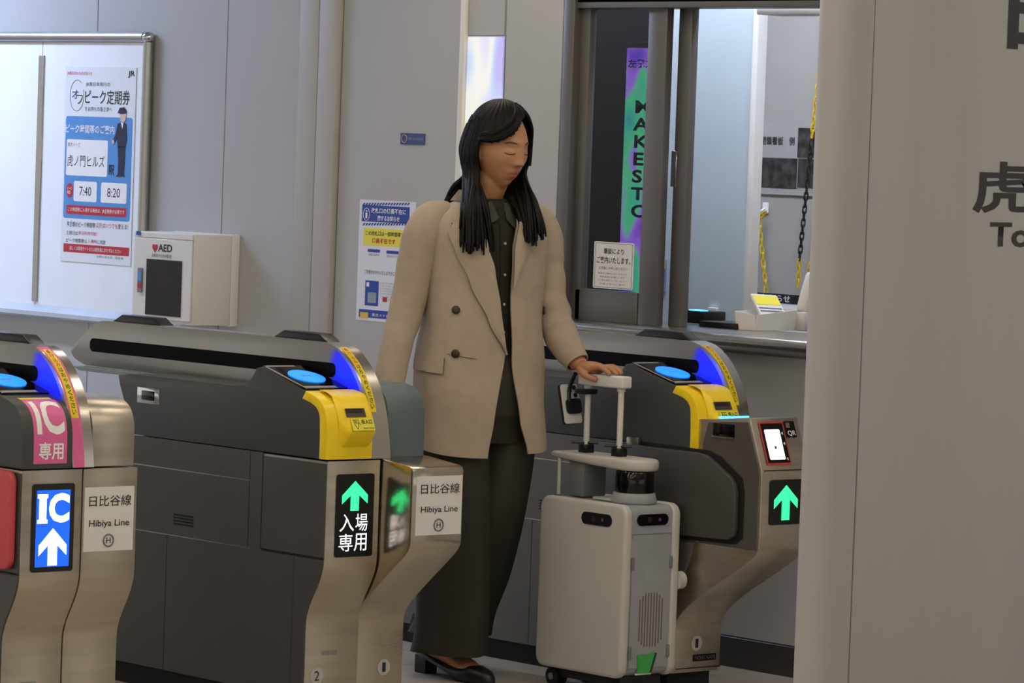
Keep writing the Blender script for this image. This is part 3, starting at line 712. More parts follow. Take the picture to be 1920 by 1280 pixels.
def led(P, fr, x0, x1, y0, y1, kind):
    pn = plate('led_panel', fr, x0, x1, y0, y1, 0.003, LEDBLK, P, 0.008)
    w = x1-x0; h = y1-y0; cx = (x0+x1)/2
    if kind == 'ic':
        plate('lit_field', fr, x0+0.012, x1-0.013, y0+0.013, y1-0.016, 0.0006, LEDBLUE, pn, 0.001, 0.003)
        text('lit_lettering', fr, 'I', x0+0.020, x0+0.042, y0+h*.56, y1-0.026, LEDWHT, pn, 0.0044, 0.03)
        for yy in (y0+h*.56, y1-0.034): plate('lit_serif', fr, x0+0.015, x0+0.046, yy-0.002, yy+0.008, 0.0004, LEDWHT, pn, 0, 0.0040)
        text('lit_lettering', fr, 'C', x0+0.049, x1-0.016, y0+h*.555, y1-0.024, LEDWHT, pn, 0.0044, 0.045)
        poly('lit_arrow', fr, arrow_pts(cx, y0+0.016, y0+h*.495, w*.66, w*.22, h*.31), 0.0040, LEDWHT, pn)
    elif kind == 'entry':
        poly('lit_arrow', fr, arrow_pts(cx-0.002, y0+h*.555, y1-h*.085, w*.68, w*.22, h*.275), 0.0035, LEDGRN, pn)
        for s, a, b, c_, d in (('入', .10, .48, .31, .52), ('場', .52, .84, .31, .52), ('専', .09, .46, .07, .28), ('用', .50, .83, .07, .28)):
            text('lit_lettering', fr, s, x0+w*a, x0+w*b, y0+h*c_, y0+h*d, LEDWHT, pn, 0.0042, 0.0)
    else:
        poly('lit_arrow', fr, arrow_pts(cx-0.003, y0+h*.10, y1-h*.12, w*.72, w*.24, h*.52), 0.0035, LEDGRN, pn)
    return pn

def line_sign(P, fr, x0, x1, y0, y1):
    sg = plate('line_sign', fr, x0, x1, y0, y1, 0.0012, WHITEP, P)
    w = x1-x0; h = y1-y0
    text('lettering', fr, '日比谷線', x0+w*.09, x1-w*.06, y0+h*.70, y0+h*.87, INK, sg, 0.002, 0.004)
    text('lettering', fr, 'Hibiya Line', x0+w*.10, x1-w*.09, y0+h*.355, y0+h*.49, INK, sg, 0.002, 0.008)
    rb = bmesh.new(); rg = disc_pts(x0+w*.50, y0+h*.165, w*.10, 24)
    tube_bm(rb, [fr.p(q[0], q[1], 0.0016) for q in rg+rg[:1]], 0.0022, 6); mk('line_ring', rb, INKG, sg)
    text('lettering', fr, 'H', x0+w*.455, x0+w*.545, y0+h*.12, y0+h*.21, INK, sg, 0.002, 0.01)

def sticker(P, fr, cx, cy, s):
    st = poly('number_sticker', fr, disc_pts(cx, cy, 0.022), 0.0004, mat('sticker_grey', (190, 188, 184), 0.5), P)
    text('lettering', fr, s, cx-(0.008 if s != '1' else 0.006), cx+(0.008 if s != '1' else 0.006), cy-0.013, cy+0.013, INK, st, 0.002)

def small_plate(P, fr, cx, cy):
    plate('maker_plate', fr, cx-0.026, cx+0.026, cy-0.006, cy+0.006, 0.0006, mat('maker_plate_grey', (150, 148, 144), 0.4, 0.4), P, 0.003)

FIN_BLUE = mat('emissive_blue', (10, 14, 90), 0.3, 0.0, 0.0, emit=1.0, erGB=(30, 40, 250))
_nt = FIN_BLUE.node_tree; _b = _nt.nodes['Principled BSDF']
_tcn = _nt.nodes.new('ShaderNodeTexCoord'); _ds = _nt.nodes.new('ShaderNodeVectorMath'); _ds.operation = 'DISTANCE'; _ds.inputs[1].default_value = (0.155-0.17, 0.105-0.70, 0.938)
_mr = _nt.nodes.new('ShaderNodeMapRange'); _mr.interpolation_type = 'SMOOTHSTEP'
for _k, _v in (('From Min', 0.052), ('From Max', 0.105), ('To Min', 1.0), ('To Max', 0.0)): _mr.inputs[_k].default_value = _v
_nt.links.new(_tcn.outputs['Object'], _ds.inputs[0]); _nt.links.new(_ds.outputs['Value'], _mr.inputs['Value']); _nt.links.new(_mr.outputs['Result'], _b.inputs['Alpha'])

def gate(gx, gy, label, kind):
    P = thing('ticket_gate', label, 'ticket gate', (gx+0.17, gy+0.7, 0), 'ticket gates in a row')
    one = kind == 'wide'                           # the gate at the wall has one side only
    W = 0.19 if one else FW
    B = lambda n, x0, x1, y0, y1, z0, z1, m_, r=0.0, par=None: box(n, gx+x0, gx+x1, gy+y0, gy+y1, z0, z1, m_, par or P, r)
    M_ = lambda n, bm, m_, par=None: mk(n, moved(bm, gx, gy), m_, par or P)
    B('plinth', 0.012, W-0.012, 0.10, GL-0.10, 0.0, 0.06, RUBBER)
    FR = Frame((gx, gy-0.0002, 0), (1, 0, 0), (0, 0, 1)); FT = Frame((gx, gy+0.069-0.0002, 0), (1, 0, 0), (0, 0, 1))
    # --- left half: steel front, charcoal side panels
    M_('front_body', prism_x(BODY, 0.004, 0.185 if not one else W, 0.003, 2), STEEL)
    def side(pts): return M_('side_panel', prism_x(pts, 0.0, 0.0042, 0.0006, 1), CHAR if not one else mat('grey_side_panel', (104, 103, 100), 0.4, 0.0, 0.08, 3.0))
    sf = [p for p in S_FRONT if p[1] < 0.438]
    side([(0.0025, 0.438)] + [(p[0]+0.0025, p[1]) for p in sf] + [(0.125, 0.06), (0.125, 0.438)])
    side([(0.127, 0.06), (0.704, 0.06), (0.704, 0.438), (0.127, 0.438)])
    side([(0.706, 0.06), (GL-0.072, 0.06), (GL-0.072, 0.25), (GL-0.04, 0.33), (GL-0.003, 0.438), (0.706, 0.438)])
    side([(0.335, 0.441), (GL-0.003, 0.441), (GL-0.003, 0.622), (0.335, 0.622)])
    side([(0.335, 0.625), (GL-0.003, 0.625), (GL-0.003, 0.704), (0.335, 0.704)])
    side([(0.278, 0.441), (0.332, 0.441), (0.332, 0.704), (0.278, 0.704)])
    if not one:
        side([(0.0025, 0.445), (0.274, 0.445), (0.274, 0.695), (0.0025, 0.695)])
        B('joint_gap', 0.001, 0.004, 0.003, 0.274, 0.439, 0.4445, RUBBER)
    lv = [B('louvre', -0.0015, 0.001, 0.585, 0.675, 0.472+k*0.0085, 0.476+k*0.0085, RUBBER) for k in range(4)]
    # --- upper housing
    M_('upper_housing', prism_x(UPPER, 0.0, 0.153, 0.003, 2), CHAR2)
    B('sensor_window', -0.002, 0.004, 0.765, 0.868, 0.797, 0.843, CHROME, 0.006)
    B('sensor_lens', -0.003, 0.003, 0.782, 0.846, 0.806, 0.834, GLOSSB, 0.003)
    # --- fin
    M_('fin', prism_x(FIN, 0.155, 0.222, 0.002, 2), FINST)
    slot = [(y, z) for y, z in rrect(0.168, 1.33, 0.912, 0.951, 0.017)]
    M_('slot_window', prism_x(slot, 0.1535, 0.158), SLOTB)
    for yy in (0.16, 0.93):
        M_('top_sensor', prism_x([(yy+0.06, 1.004), (yy+0.10, 1.026), (yy+0.26, 1.027), (yy+0.31, 1.004)], 0.165, 0.212, 0.004), BLACK)
    M_('underside_ledge', prism_x([(0.82, 0.856), (0.86, 0.868), (1.34, 0.869), (1.30, 0.858), (0.9, 0.856)], 0.10, 0.156, 0.001, 1), mat('ledge_acrylic', (120, 140, 140), 0.2, 0.0))
    # rim sticker on the curved front of the fin
    S = arc(FIN_F); top = S[-1]
    if kind == 'ic':
        M_('rim_band', strip_bm(FIN_F, 0.0, top-0.03, 0.158, 0.192, 0.0006), PINK)
    rs = M_('rim_sticker', strip_bm(FIN_F, 0.125, top-0.052, 0.163, 0.185, 0.0014), YLABEL)
    msg = '駆け込みはおやめください'; span = top-0.052-0.125-0.012
    for k, ch in enumerate(msg):
        s1 = top-0.052-0.006-span*k/len(msg)
        wrap_text('lettering', ch, FIN_F, 0.168, 0.181, s1-span/len(msg)*.82, s1, 0.002, INKR if k < 4 else INK, rs, (gx, gy), 0.01)
    M_('fin_rim', strip_bm(FIN_F, 0.0, top-0.002, 0.1565, 0.2205, 0.0004, 30, 0.0003), mat('rim_steel', (200, 194, 184), 0.22, 1.0, 0.06, 3.0))
    # blue emissive patch fading outwards on the side of the fin
    ip_ = [(y+0.012, z-0.002) for y, z in FIN_F if z > 0.86 and z < 0.992] + [(0.235, 0.985), (0.235, 0.885), (0.12, 0.868)]
    M_('blue_patch', prism_x(ip_, 0.1541, 0.1552), FIN_BLUE)
    # --- reader on the slope
    sl = math.atan2(0.934-0.884, 0.300-0.104); vdir = (0, math.cos(sl), math.sin(sl))
    RF = Frame((gx+0.077, gy+0.202, 0.909), (1, 0, 0), vdir)
    rp = plate('reader_plate', RF, -0.074, 0.074, -0.099, 0.099, 0.004, GLOSSB, P, 0.006)
    for a, b, c_, d in ((-0.072, -0.066, -0.097, 0.097), (-0.072, 0.03, 0.088, 0.097), (-0.072, 0.04, -0.095, -0.080)):
        plate('reader_frame', RF, a, b, c_, d, 0.001, mat('reader_frame_grey', (150, 148, 142), 0.45), rp, 0, 0.004)
    dk = poly('touch_disc', RF, disc_pts(0.004, 0.0, 0.052, 36), 0.0042, DISCB, rp, 0.0025)
    text('lettering', RF, 'タッチ', -0.012, 0.020, -0.008, 0.010, mat('disc_red', (170, 60, 120), 0.4), rp, 0.0072, 0.02)
    ld = bpy.data.lights.new('reader_lamp', 'SPOT'); ld.energy = 1.2; ld.color = (0.004, 0.012, 1.0); ld.shadow_soft_size = 0.03; ld.spot_size = math.radians(84); ld.spot_blend = 0.5
    lo = bpy.data.objects.new('reader_lamp', ld); COL.objects.link(lo); lo.parent = P; lo.location = Vector((gx+0.072, gy+0.150, 0.930)) - org(P)
    lo.rotation_mode = 'QUATERNION'; lo.rotation_quaternion = Vector((0.083, -0.035, 0.022)).to_track_quat('-Z', 'Y')
    # --- what sits on the front of the housing
    HS = arc(HOODQ)
    if kind == 'ic':
        lb = M_('ic_label', strip_bm(HOODQ, 0.012, HS[-1]-0.035, 0.035, 0.135, 0.0008), PINK)
        wrap_text('lettering', 'IC', HOODQ, 0.045, 0.128, 0.085, HS[-1]-0.045, 0.0016, WHITEV, lb, (gx, gy), 0.03)
        wrap_text('lettering', '専用', HOODQ, 0.050, 0.124, 0.022, 0.066, 0.0016, WHITEV, lb, (gx, gy), 0.02)
        M_('label_top', strip_bm(HOODQ, HS[-1]-0.032, HS[-1]-0.018, 0.035, 0.13, 0.0008), YLABEL)
    else:
        inner = [(y+0.030*(1-max(0, (z-0.80)/0.082)*0.55), z-max(0, (z-0.76)/0.12)*0.020) for y, z in HOODQ]
        yb = [(y-0.0015, z+0.0008) for y, z in HOODQ]
        yu = M_('ticket_unit', prism_x(yb + list(reversed(inner)), -0.002, 0.153, 0.002, 2), YELLOW)
        # raised mouth of the unit
        mo = bmesh.new()
        cols = 18; xs0, xs1 = 0.036, 0.152
        prof = smooth_pts([(0.0, 0.738), (-0.012, 0.750), (-0.028, 0.772), (-0.031, 0.785), (-0.024, 0.806), (-0.008, 0.838), (0.016, 0.864), (0.05, 0.880), (0.09, 0.886)], 4)
        rows = []
        for k in range(cols+1):
            u = k/cols; x = xs0+(xs1-xs0)*u; e = min(1.0, min(u, 1-u)/0.16); e = math.sin(e*math.pi/2)
            row = []
            for (y, z) in prof:
                base = 0.0 if z < 0.80 else max(0.0, (z-0.80))**1.6*2.2
                y2 = base + (y-base)*e if y < base else y
                if z < 0.79: z2 = z + (1-e)*0.018
                else: z2 = z
                row.append(mo.verts.new((x, y2-0.001, z2)))
            rows.append(row)
        for a, b in zip(rows, rows[1:]):
            for k in range(len(prof)-1): mo.faces.new((a[k], b[k], b[k+1], a[k+1]))
        mk('mouth', moved(mo, gx, gy), YELLOW, yu, 50)
        # slot and print lie on the slanted face of the mouth
        v_ = Vector((0, 0.034, 0.066)).normalized()
        TF = Frame((gx+0.088, gy-0.0232, 0.812), (1, 0, 0), v_)
        plate('ticket_slot', TF, -0.040, 0.026, 0.009, 0.034, 0.0012, mat('slot_dark', (70, 62, 56), 0.4), yu, 0.002, 0.001)
        plate('slot_mouth', TF, -0.036, 0.016, 0.020, 0.032, 0.0006, mat('slot_black', (24, 22, 20), 0.4), yu, 0.002, 0.0022)
        lb = plate('ticket_label', TF, -0.030, 0.045, -0.030, 0.004, 0.0008, YPALE, yu, 0.002, 0.001)
        text('lettering', TF, '投入口', 0.004, 0.040, -0.012, 0.001, INK, lb, 0.0026, 0.02)
        text('lettering', TF, 'Insert ticket', 0.006, 0.043, -0.026, -0.020, INK, lb, 0.0026)
        hb = bmesh.new()
        for q in ([(-0.024, 0.0), (-0.002, 0.0)], [(-0.020, -0.002), (-0.020, -0.014), (-0.012, -0.026), (-0.008, -0.016), (-0.006, -0.004)], [(-0.016, -0.003), (-0.016, -0.010)], [(-0.011, -0.003), (-0.012, -0.011)], [(-0.006, -0.006), (0.0, -0.014)]):
            tube_bm(hb, [TF.p(a, b, 0.002) for a, b in q], 0.0009, 6)
        mk('hand_icon', hb, INK, lb)
        M_('unit_label', strip_bm(HOODQ, HS[-1]-0.03, HS[-1]-0.006, 0.04, 0.14, 0.006), YPALE, yu)
    # --- right half
    if not one:
        if kind == 'ic':
            M_('rear_body', prism_x(BODY, 0.188, FW, 0.003, 2), STEEL)
            M_('rear_hood', prism_x(RHOOD, 0.224, FW, 0.003, 2), STEEL)
            line_sign(P, FR, 0.193, 0.345, 0.492, 0.655)
        else:
            prof = BOXF + mirror(S_FRONT)
            M_('front_box', prism_x(prof, 0.190, FW+0.012, 0.004, 2), mat('box_steel', (196, 186, 170), 0.2, 1.0, 0.08, 3.0, 0.03, 90))
            M_('rear_hood', prism_x([(y+0.004, z+(0.022 if z > 0.8 else 0)) for y, z in RHOOD], 0.224, FW-0.002, 0.003, 2), TEAL)
            F2 = Frame((gx, gy-0.1323, 0), (1, 0, 0), (0, 0, 1))
            line_sign(P, F2, 0.204, 0.362, 0.510, 0.668)
            F3 = Frame((gx, gy+0.0988, 0), (1, 0, 0), (0, 0, 1))
            sticker(P, F3, 0.30, 0.125, '1')
    if kind == 'ic':
        led(P, FR, 0.034, 0.161, 0.446, 0.668, 'ic'); small_plate(P, FT, 0.083, 0.155)
        M_('barrier_flap', prism_x(rrect(0.012, 0.42, 0.452, 0.70, 0.03), -0.022, -0.002, 0.006, 2), PINKRED)
    elif kind == 'entry':
        led(P, FR, 0.036, 0.164, 0.445, 0.667, 'entry'); sticker(P, FT, 0.045, 0.12, '2'); small_plate(P, FT, 0.086, 0.180)
    else:
        # scanner box built onto the front
        qp = [(0.03, 0.792), (-0.05, 0.797), (-0.200, 0.812), (-0.208, 0.810)] + [(-0.262, 0.668), (-0.264, 0.655)] + smooth_pts([(-0.264, 0.60), (-0.265, 0.46), (-0.258, 0.436), (-0.235, 0.412), (-0.13, 0.345), (-0.03, 0.285), (0.04, 0.232), (0.068, 0.19), (0.078, 0.14), (0.079, 0.05)], 3) + [(0.12, 0.05), (0.12, 0.70), (0.03, 0.72)]
        sb = M_('scanner_box', prism_x(qp, 0.0035, W+0.001, 0.003, 2), STEEL)
        M_('scanner_side', prism_x([(-0.02, 0.44), (-0.255, 0.44), (-0.256, 0.664), (-0.204, 0.800), (-0.14, 0.796), (-0.04, 0.788), (-0.02, 0.72)], 0.001, 0.0045, 0.001, 1), mat('scanner_side_grey', (104, 100, 94), 0.4, 0.5), sb)
        B('side_recess', -0.001, 0.005, -0.150, -0.062, 0.752, 0.788, GLOSSB, 0.001, sb)
        B('recess_lip', -0.005, 0.004, -0.150, -0.062, 0.747, 0.751, STEEL2, 0.0005, sb)
        B('lamp_bar', 0.02, 0.13, -0.075, -0.063, 0.797, 0.806, BLUELT, 0.001, sb)
        d = Vector((0, 0.054, 0.142)).normalized()
        QF = Frame((gx+W/2, gy-0.236, 0.739), (1, 0, 0), d); QF.c += QF.n*0.0008
        sc = plate('scanner_screen', QF, -0.066, 0.030, -0.062, 0.066, 0.002, mat('scanner_red', (196, 70, 60), 0.4), sb, 0.003)
        plate('screen_mask', QF, -0.061, 0.025, -0.056, 0.060, 0.001, LEDBLK, sc, 0.001, 0.002)
        plate('screen_lit', QF, -0.052, 0.008, -0.047, 0.042, 0.0008, mat('screen_white', (255, 255, 255), 0.3, 0, 0, emit=1.6, erGB=(255, 253, 246)), sc, 0.004, 0.003)
        plate('screen_dot', QF, -0.026, -0.018, -0.016, -0.007, 0.0005, INKG, sc, 0.002, 0.0039)
        for yy in (0.03, 0.0, -0.045): poly('screen_mark', QF, [(0.012, yy), (0.019, yy-0.005), (0.019, yy+0.005)], 0.0031, WHITEV, sc)
        lb = plate('qr_label', QF, 0.036, 0.076, 0.018, 0.066, 0.0008, LEDBLK, sb, 0.001)
        text('lettering', QF, 'QR', 0.041, 0.073, 0.021, 0.038, WHITEP, lb, 0.0018, 0.02)
        text('lettering', QF, '磁', 0.039, 0.055, 0.046, 0.062, mat('label_pink', (196, 150, 144), 0.4), lb, 0.0018)
        F2 = Frame((gx, gy-0.2653, 0), (1, 0, 0), (0, 0, 1))
        led(sb, F2, 0.036, 0.166, 0.512, 0.640, 'arrow')
        M_('box_joint', prism_x([(-0.2652, 0.6655), (-0.2652, 0.668), (-0.255, 0.668), (-0.255, 0.6655)], 0.012, W), RUBBER, sb)
        fp = [(0.42, 0.700), (0.06, 0.700), (-0.02, 0.699), (-0.055, 0.695), (-0.085, 0.682), (-0.160, 0.640), (-0.176, 0.622), (-0.183, 0.60), (-0.186, 0.50), (-0.180, 0.475), (-0.16, 0.462), (0.42, 0.446)]
        M_('barrier_flap', prism_x(fp, -0.022, -0.003, 0.005, 2), CHAR)
        B('sensor_bracket', -0.016, 0.0, 0.235, 0.285, 0.690, 0.722, STEEL2, 0.003)
        M_('flap_shadow_gap', prism_x([(0.3, 0.712), (-0.05, 0.708), (-0.10, 0.694), (-0.190, 0.640), (-0.200, 0.6), (-0.200, 0.47), (-0.17, 0.45), (0.3, 0.436)], -0.002, 0.0008), RUBBER)  # black sheet put in as the shadow around the flap
        F4 = Frame((gx, gy+0.0684, 0), (1, 0, 0), (0, 0, 1))
        sticker(P, F4, 0.092, 0.135, '1')
        bl = plate('maker_label', F4, 0.080, 0.172, 0.082, 0.102, 0.0008, LEDBLK, P)
        text('lettering', F4, 'TICKET GATE', 0.085, 0.167, 0.087, 0.097, INKG, bl, 0.0018)
        B('foot_joint', 0.012, W, 0.0682, 0.072, 0.062, 0.065, RUBBER)
    return P

gate(-0.965, 0.0, 'ticket gate with pink IC only label and red barrier flap', 'ic')
gate(0.0, 0.0, 'ticket gate with yellow ticket slot and tall lettered green arrow display', 'entry')
gate(1.335, -0.02, 'single sided ticket gate with white QR scanner screen beside the office wall', 'wide')
# ================================================================== guide suitcase robot
CW = mat('case_white', (196, 193, 186), 0.42, 0.0, 0.02); CG = mat('case_grey', (156, 158, 161), 0.5, 0.0, 0.03)
CGD = mat('case_grey_dark', (120, 122, 124), 0.5, 0.0, 0.03); LENS = mat('lens_violet', (120, 60, 130), 0.2)
sx0, sx1, sy0, sy1, sz0, sz1 = 1.074, 1.292, -0.012, 0.358, 0.056, 0.552
sc = thing('guide_suitcase', 'white robotic suitcase with black sensor drum, cameras and tall handle', 'suitcase', ((sx0+sx1)/2, (sy0+sy1)/2, 0))
def shell(x0, x1):
    return mk('side_shell', prism_x(rrect(sy0, sy1, sz0, sz1, 0.034, 6), x0, x1, 0.011, 4), CW, sc)
shL = shell(sx0, sx0+0.032); shR = shell(sx1-0.032, sx1)
mk('core', prism_x(rrect(sy0+0.006, sy1-0.006, sz0+0.006, sz1-0.004, 0.026, 6), sx0+0.026, sx1-0.026, 0.0), CG, sc)
ff = Frame((0, sy0+0.006, 0), (1, 0, 0), (0, 0, 1))
front = plate('front_panel', ff, sx0+0.034, sx1-0.034, 0.085, 0.466, 0.003, CG, sc, 0.004)
plate('panel_joint', ff, sx0+0.034, sx1-0.034, 0.4665, 0.4685, 0.0012, CGD, sc)
def pill(fr, x0, x1, z0, z1, par):
    o = plate('camera_window', fr, x0, x1, z0, z1, 0.003, GLOSSB, par, (z1-z0)/2)
    poly('lens', fr, disc_pts((x0+x1)/2-0.012, (z0+z1)/2, 0.009), 0.003, mat('lens_dark', (40, 36, 44), 0.15), o, 0.001)
    poly('lens', fr, disc_pts((x0+x1)/2+0.026, (z0+z1)/2, 0.005), 0.003, LENS, o, 0.001)
pill(ff, 1.123, 1.243, 0.492, 0.524, sc)
lf = Frame((sx0-0.0002, 0, 0), (0, -1, 0), (0, 0, 1))
pill(lf, -0.172, -0.044, 0.485, 0.520, shL)
for k in range(9):
    x = 1.142+k*0.0108; h = 0.155 if 1 < k < 7 else (0.14 if 0 < k < 8 else 0.12)
    plate('vent_slit', ff, x, x+0.0045, 0.222-h/2, 0.222+h/2, 0.0006, mat('vent_brown', (112, 104, 92), 0.6), front, 0.002, 0.003)
for (a, b, c_, d) in ((1.102, 1.13, 0.40, 0.455), (1.16, 1.212, 0.335, 0.385), (1.235, 1.258, 0.41, 0.45)):
    plate('faint_panel', ff, a, b, c_, d, 0.0004, mat('case_grey_panel', (160, 161, 162), 0.5), front, 0.003, 0.003)
poly('green_tag', ff, [(1.142, 0.072), (1.186, 0.069), (1.205, 0.126), (1.140, 0.123)], 0.0034, mat('green_tag', (64, 170, 84), 0.5), sc, 0.004)
poly('tag_shadow_edge', ff, [(1.187, 0.069), (1.196, 0.073), (1.214, 0.126), (1.206, 0.127)], 0.0034, mat('tag_shadow_green', (38, 66, 44), 0.5), sc, 0.004)  # dark green strip painted as shadow along the tag's edge
plate('white_base_strip', ff, 1.137, 1.196, 0.0655, 0.070, 0.004, WHITEV, sc)
for z in (0.385, 0.13):
    for x0 in (sx0+0.030, sx1-0.040):
        box('latch', x0, x0+0.010, sy0-0.002, sy0+0.008, z-0.018, z+0.018, CGD, sc, 0.002)
# chassis and wheels
box('chassis', sx0+0.03, sx1-0.03, sy0+0.03, sy1-0.03, 0.028, 0.062, BLACK, sc, 0.006)
for (x, y) in ((sx0+0.045, sy0+0.06), (sx1-0.045, sy0+0.06), (sx0+0.045, sy1-0.05), (sx1-0.045, sy1-0.05)):
    wb = bmesh.new(); tube_bm(wb, [(x-0.022, y, 0.027), (x-0.019, y, 0.027), (x+0.019, y, 0.027), (x+0.022, y, 0.027)], [0.022, 0.027, 0.027, 0.022], 20); w = mk('wheel', wb, RUBBER, sc)
    hb = bmesh.new(); tube_bm(hb, [(x-0.024, y, 0.027), (x+0.024, y, 0.027)], 0.010, 14); mk('hub', hb, CGD, w)
kb = bmesh.new(); tube_bm(kb, [(sx1-0.004, -0.002, 0.33), (sx1+0.016, -0.002, 0.33), (sx1+0.022, -0.002, 0.33)], [0.026, 0.026, 0.018], 20); mk('side_knob', kb, CW, sc)
# sensor drum
dx = 1.186; dy = on(0, 1190, 905, dx).y
mk('drum_base', lathe_bm(bmesh.new(), [(0.064, 0.55), (0.066, 0.556), (0.062, 0.572), (0.060, 0.578), (0.05, 0.580)], dx, dy, 40), CG, sc)
mk('sensor_drum', lathe_bm(bmesh.new(), [(0.054, 0.578), (0.0555, 0.582), (0.0555, 0.638), (0.052, 0.644)], dx, dy, 40), GLOSSB, sc)
# top plate on the drum and a rear post
tp = []
for (y, hw) in ((-0.030, 0.02),): pass
outl = [(dx+0.062*math.cos(t), dy-0.004+0.068*math.sin(t)) for t in [math.pi+math.pi*k/14 for k in range(15)]] + [(dx+0.062, 0.20), (dx+0.060, 0.36), (dx+0.05, 0.385), (dx-0.05, 0.385), (dx-0.060, 0.36), (dx-0.062, 0.20)]
bm = prism_z(outl, 0.643, 0.676, 0.010, 3)
for v in bm.verts:
    if v.co.y > 0.16: v.co.z = 0.676 - (0.676-v.co.z)*(1-0.45*min(1, (v.co.y-0.16)/0.12))
mk('top_plate', bm, CW, sc)
box('rear_post', dx-0.045, dx+0.045, 0.245, 0.315, 0.55, 0.664, CGD, sc, 0.008)
box('post_foot', dx-0.05, dx+0.05, 0.11, 0.20, 0.55, 0.558, CW, sc, 0.002)
tube('stay', [(dx-0.052, 0.345, 0.552), (dx-0.052, 0.345, 0.662)], 0.006, CW, sc, 10)
# telescopic handle
for y in (0.29, 0.148):
    pl = tube('pole', [(dx, y, 0.674), (dx, y, 0.875)], 0.0088, mat('pole_white', (216, 212, 206), 0.35), sc, 14)
    hb = bmesh.new(); tube_bm(hb, [(dx, y, 0.862), (dx, y, 0.880)], 0.0125, 14); mk('collar', hb, CW, pl)
    cb = bmesh.new(); bx(cb, dx-0.017, dx+0.017, y-0.017, y+0.017, 0.675, 0.700, 0.003)
    tube_bm(cb, [(dx-0.03, y-0.028, 0.695), (dx+0.03, y+0.028, 0.695)], 0.005, 8); tube_bm(cb, [(dx-0.03, y+0.03, 0.705), (dx+0.02, y-0.03, 0.705)], 0.004, 8)
    mk('clamp', cb, BLACK, pl)
box('grip', dx-0.020, dx+0.020, 0.124, 0.316, 0.872, 0.907, mat('grip_white', (222, 218, 212), 0.4), sc, 0.006, 3)
mb = bmesh.new(); bx(mb, dx-0.030, dx+0.022, 0.272, 0.318, 0.846, 0.862, 0.004)
tube_bm(mb, smooth_pts([(dx-0.02, 0.325, 0.905), (dx-0.024, 0.345, 0.86), (dx-0.03, 0.338, 0.82)], 4), 0.006, 8)
mk('phone_mount', mb, BLACK, sc)
# phone
pc_ = on(1, 1069, 757, 0.345)
ud = Vector((1, 0.0, 0.03)).normalized(); vd = Vector((0.16, 0.22, 0.96)); vd = (vd - ud*vd.dot(ud)).normalized()
pf2 = Frame(pc_, ud, vd)
ph = tag(plate('smartphone', pf2, -0.036, 0.036, -0.060, 0.060, 0.008, mat('phone_edge', (40, 40, 44), 0.3), None, 0.010, -0.004), 'silver backed smartphone clamped to the suitcase handle', 'smartphone')
plate('back_glass', pf2, -0.034, 0.034, -0.058, 0.058, 0.001, mat('phone_back', (206, 204, 200), 0.25), ph, 0.009, 0.004)
for (a, b) in ((0.022, 0.046), (0.024, 0.024), (0.004, 0.038)): poly('camera_lens', pf2, disc_pts(a-0.004, b, 0.007), 0.005, GLOSSB, ph, 0.002)
plate('clamp_pad', pf2, -0.022, 0.034, -0.030, 0.014, 0.006, BLACK, ph, 0.012, 0.005)
# ================================================================== the woman
T = Vector((0.95, 0.50, 0)); TH = math.radians(15)
LV = Vector((math.cos(TH), -math.sin(TH), 0)); FV = Vector((-math.sin(TH), -math.cos(TH), 0))
def tp(a, b, z): v = T + LV*a + FV*b; v.z = z; return v
def interp(tab, z):
    if z <= tab[0][0]: return tab[0][1:]
    for p, q in zip(tab, tab[1:]):
        if z <= q[0]:
            t = (z-p[0])/(q[0]-p[0]); t = t*t*(3-2*t)*0.5+t*0.5
            return tuple(p[i]+(q[i]-p[i])*t for i in range(1, len(p)))
    return tab[-1][1:]
SKIN = mat('skin', (184, 132, 94), 0.5, 0.0, 0.05, 12.0)
LIPS = mat('lips', (186, 104, 90), 0.4, 0.0, 0.04)
BLAZ = mat('blazer_wool', (178, 162, 142), 0.85, 0.0, 0.05, 30.0, 0.25, 420)
BLAZD = mat('blazer_seam_and_shadow', (120, 104, 88), 0.85)
BLOUSE = mat('blouse_olive', (58, 56, 42), 0.7, 0.0, 0.08, 20.0, 0.1, 200)
TROUS = mat('trouser_olive', (50, 48, 38), 0.75, 0.0, 0.10, 10.0, 0.15, 260)
HAIRM = mat('black_hair', (7, 6, 6), 0.5, 0.0, 0.2, 30.0, spec=0.22)
SHOEM = mat('shoe_black', (18, 17, 18), 0.4)

person = thing('person', 'woman with long black hair in a beige blazer walking beside the white suitcase', 'person', (0.95, 0.55, 0))

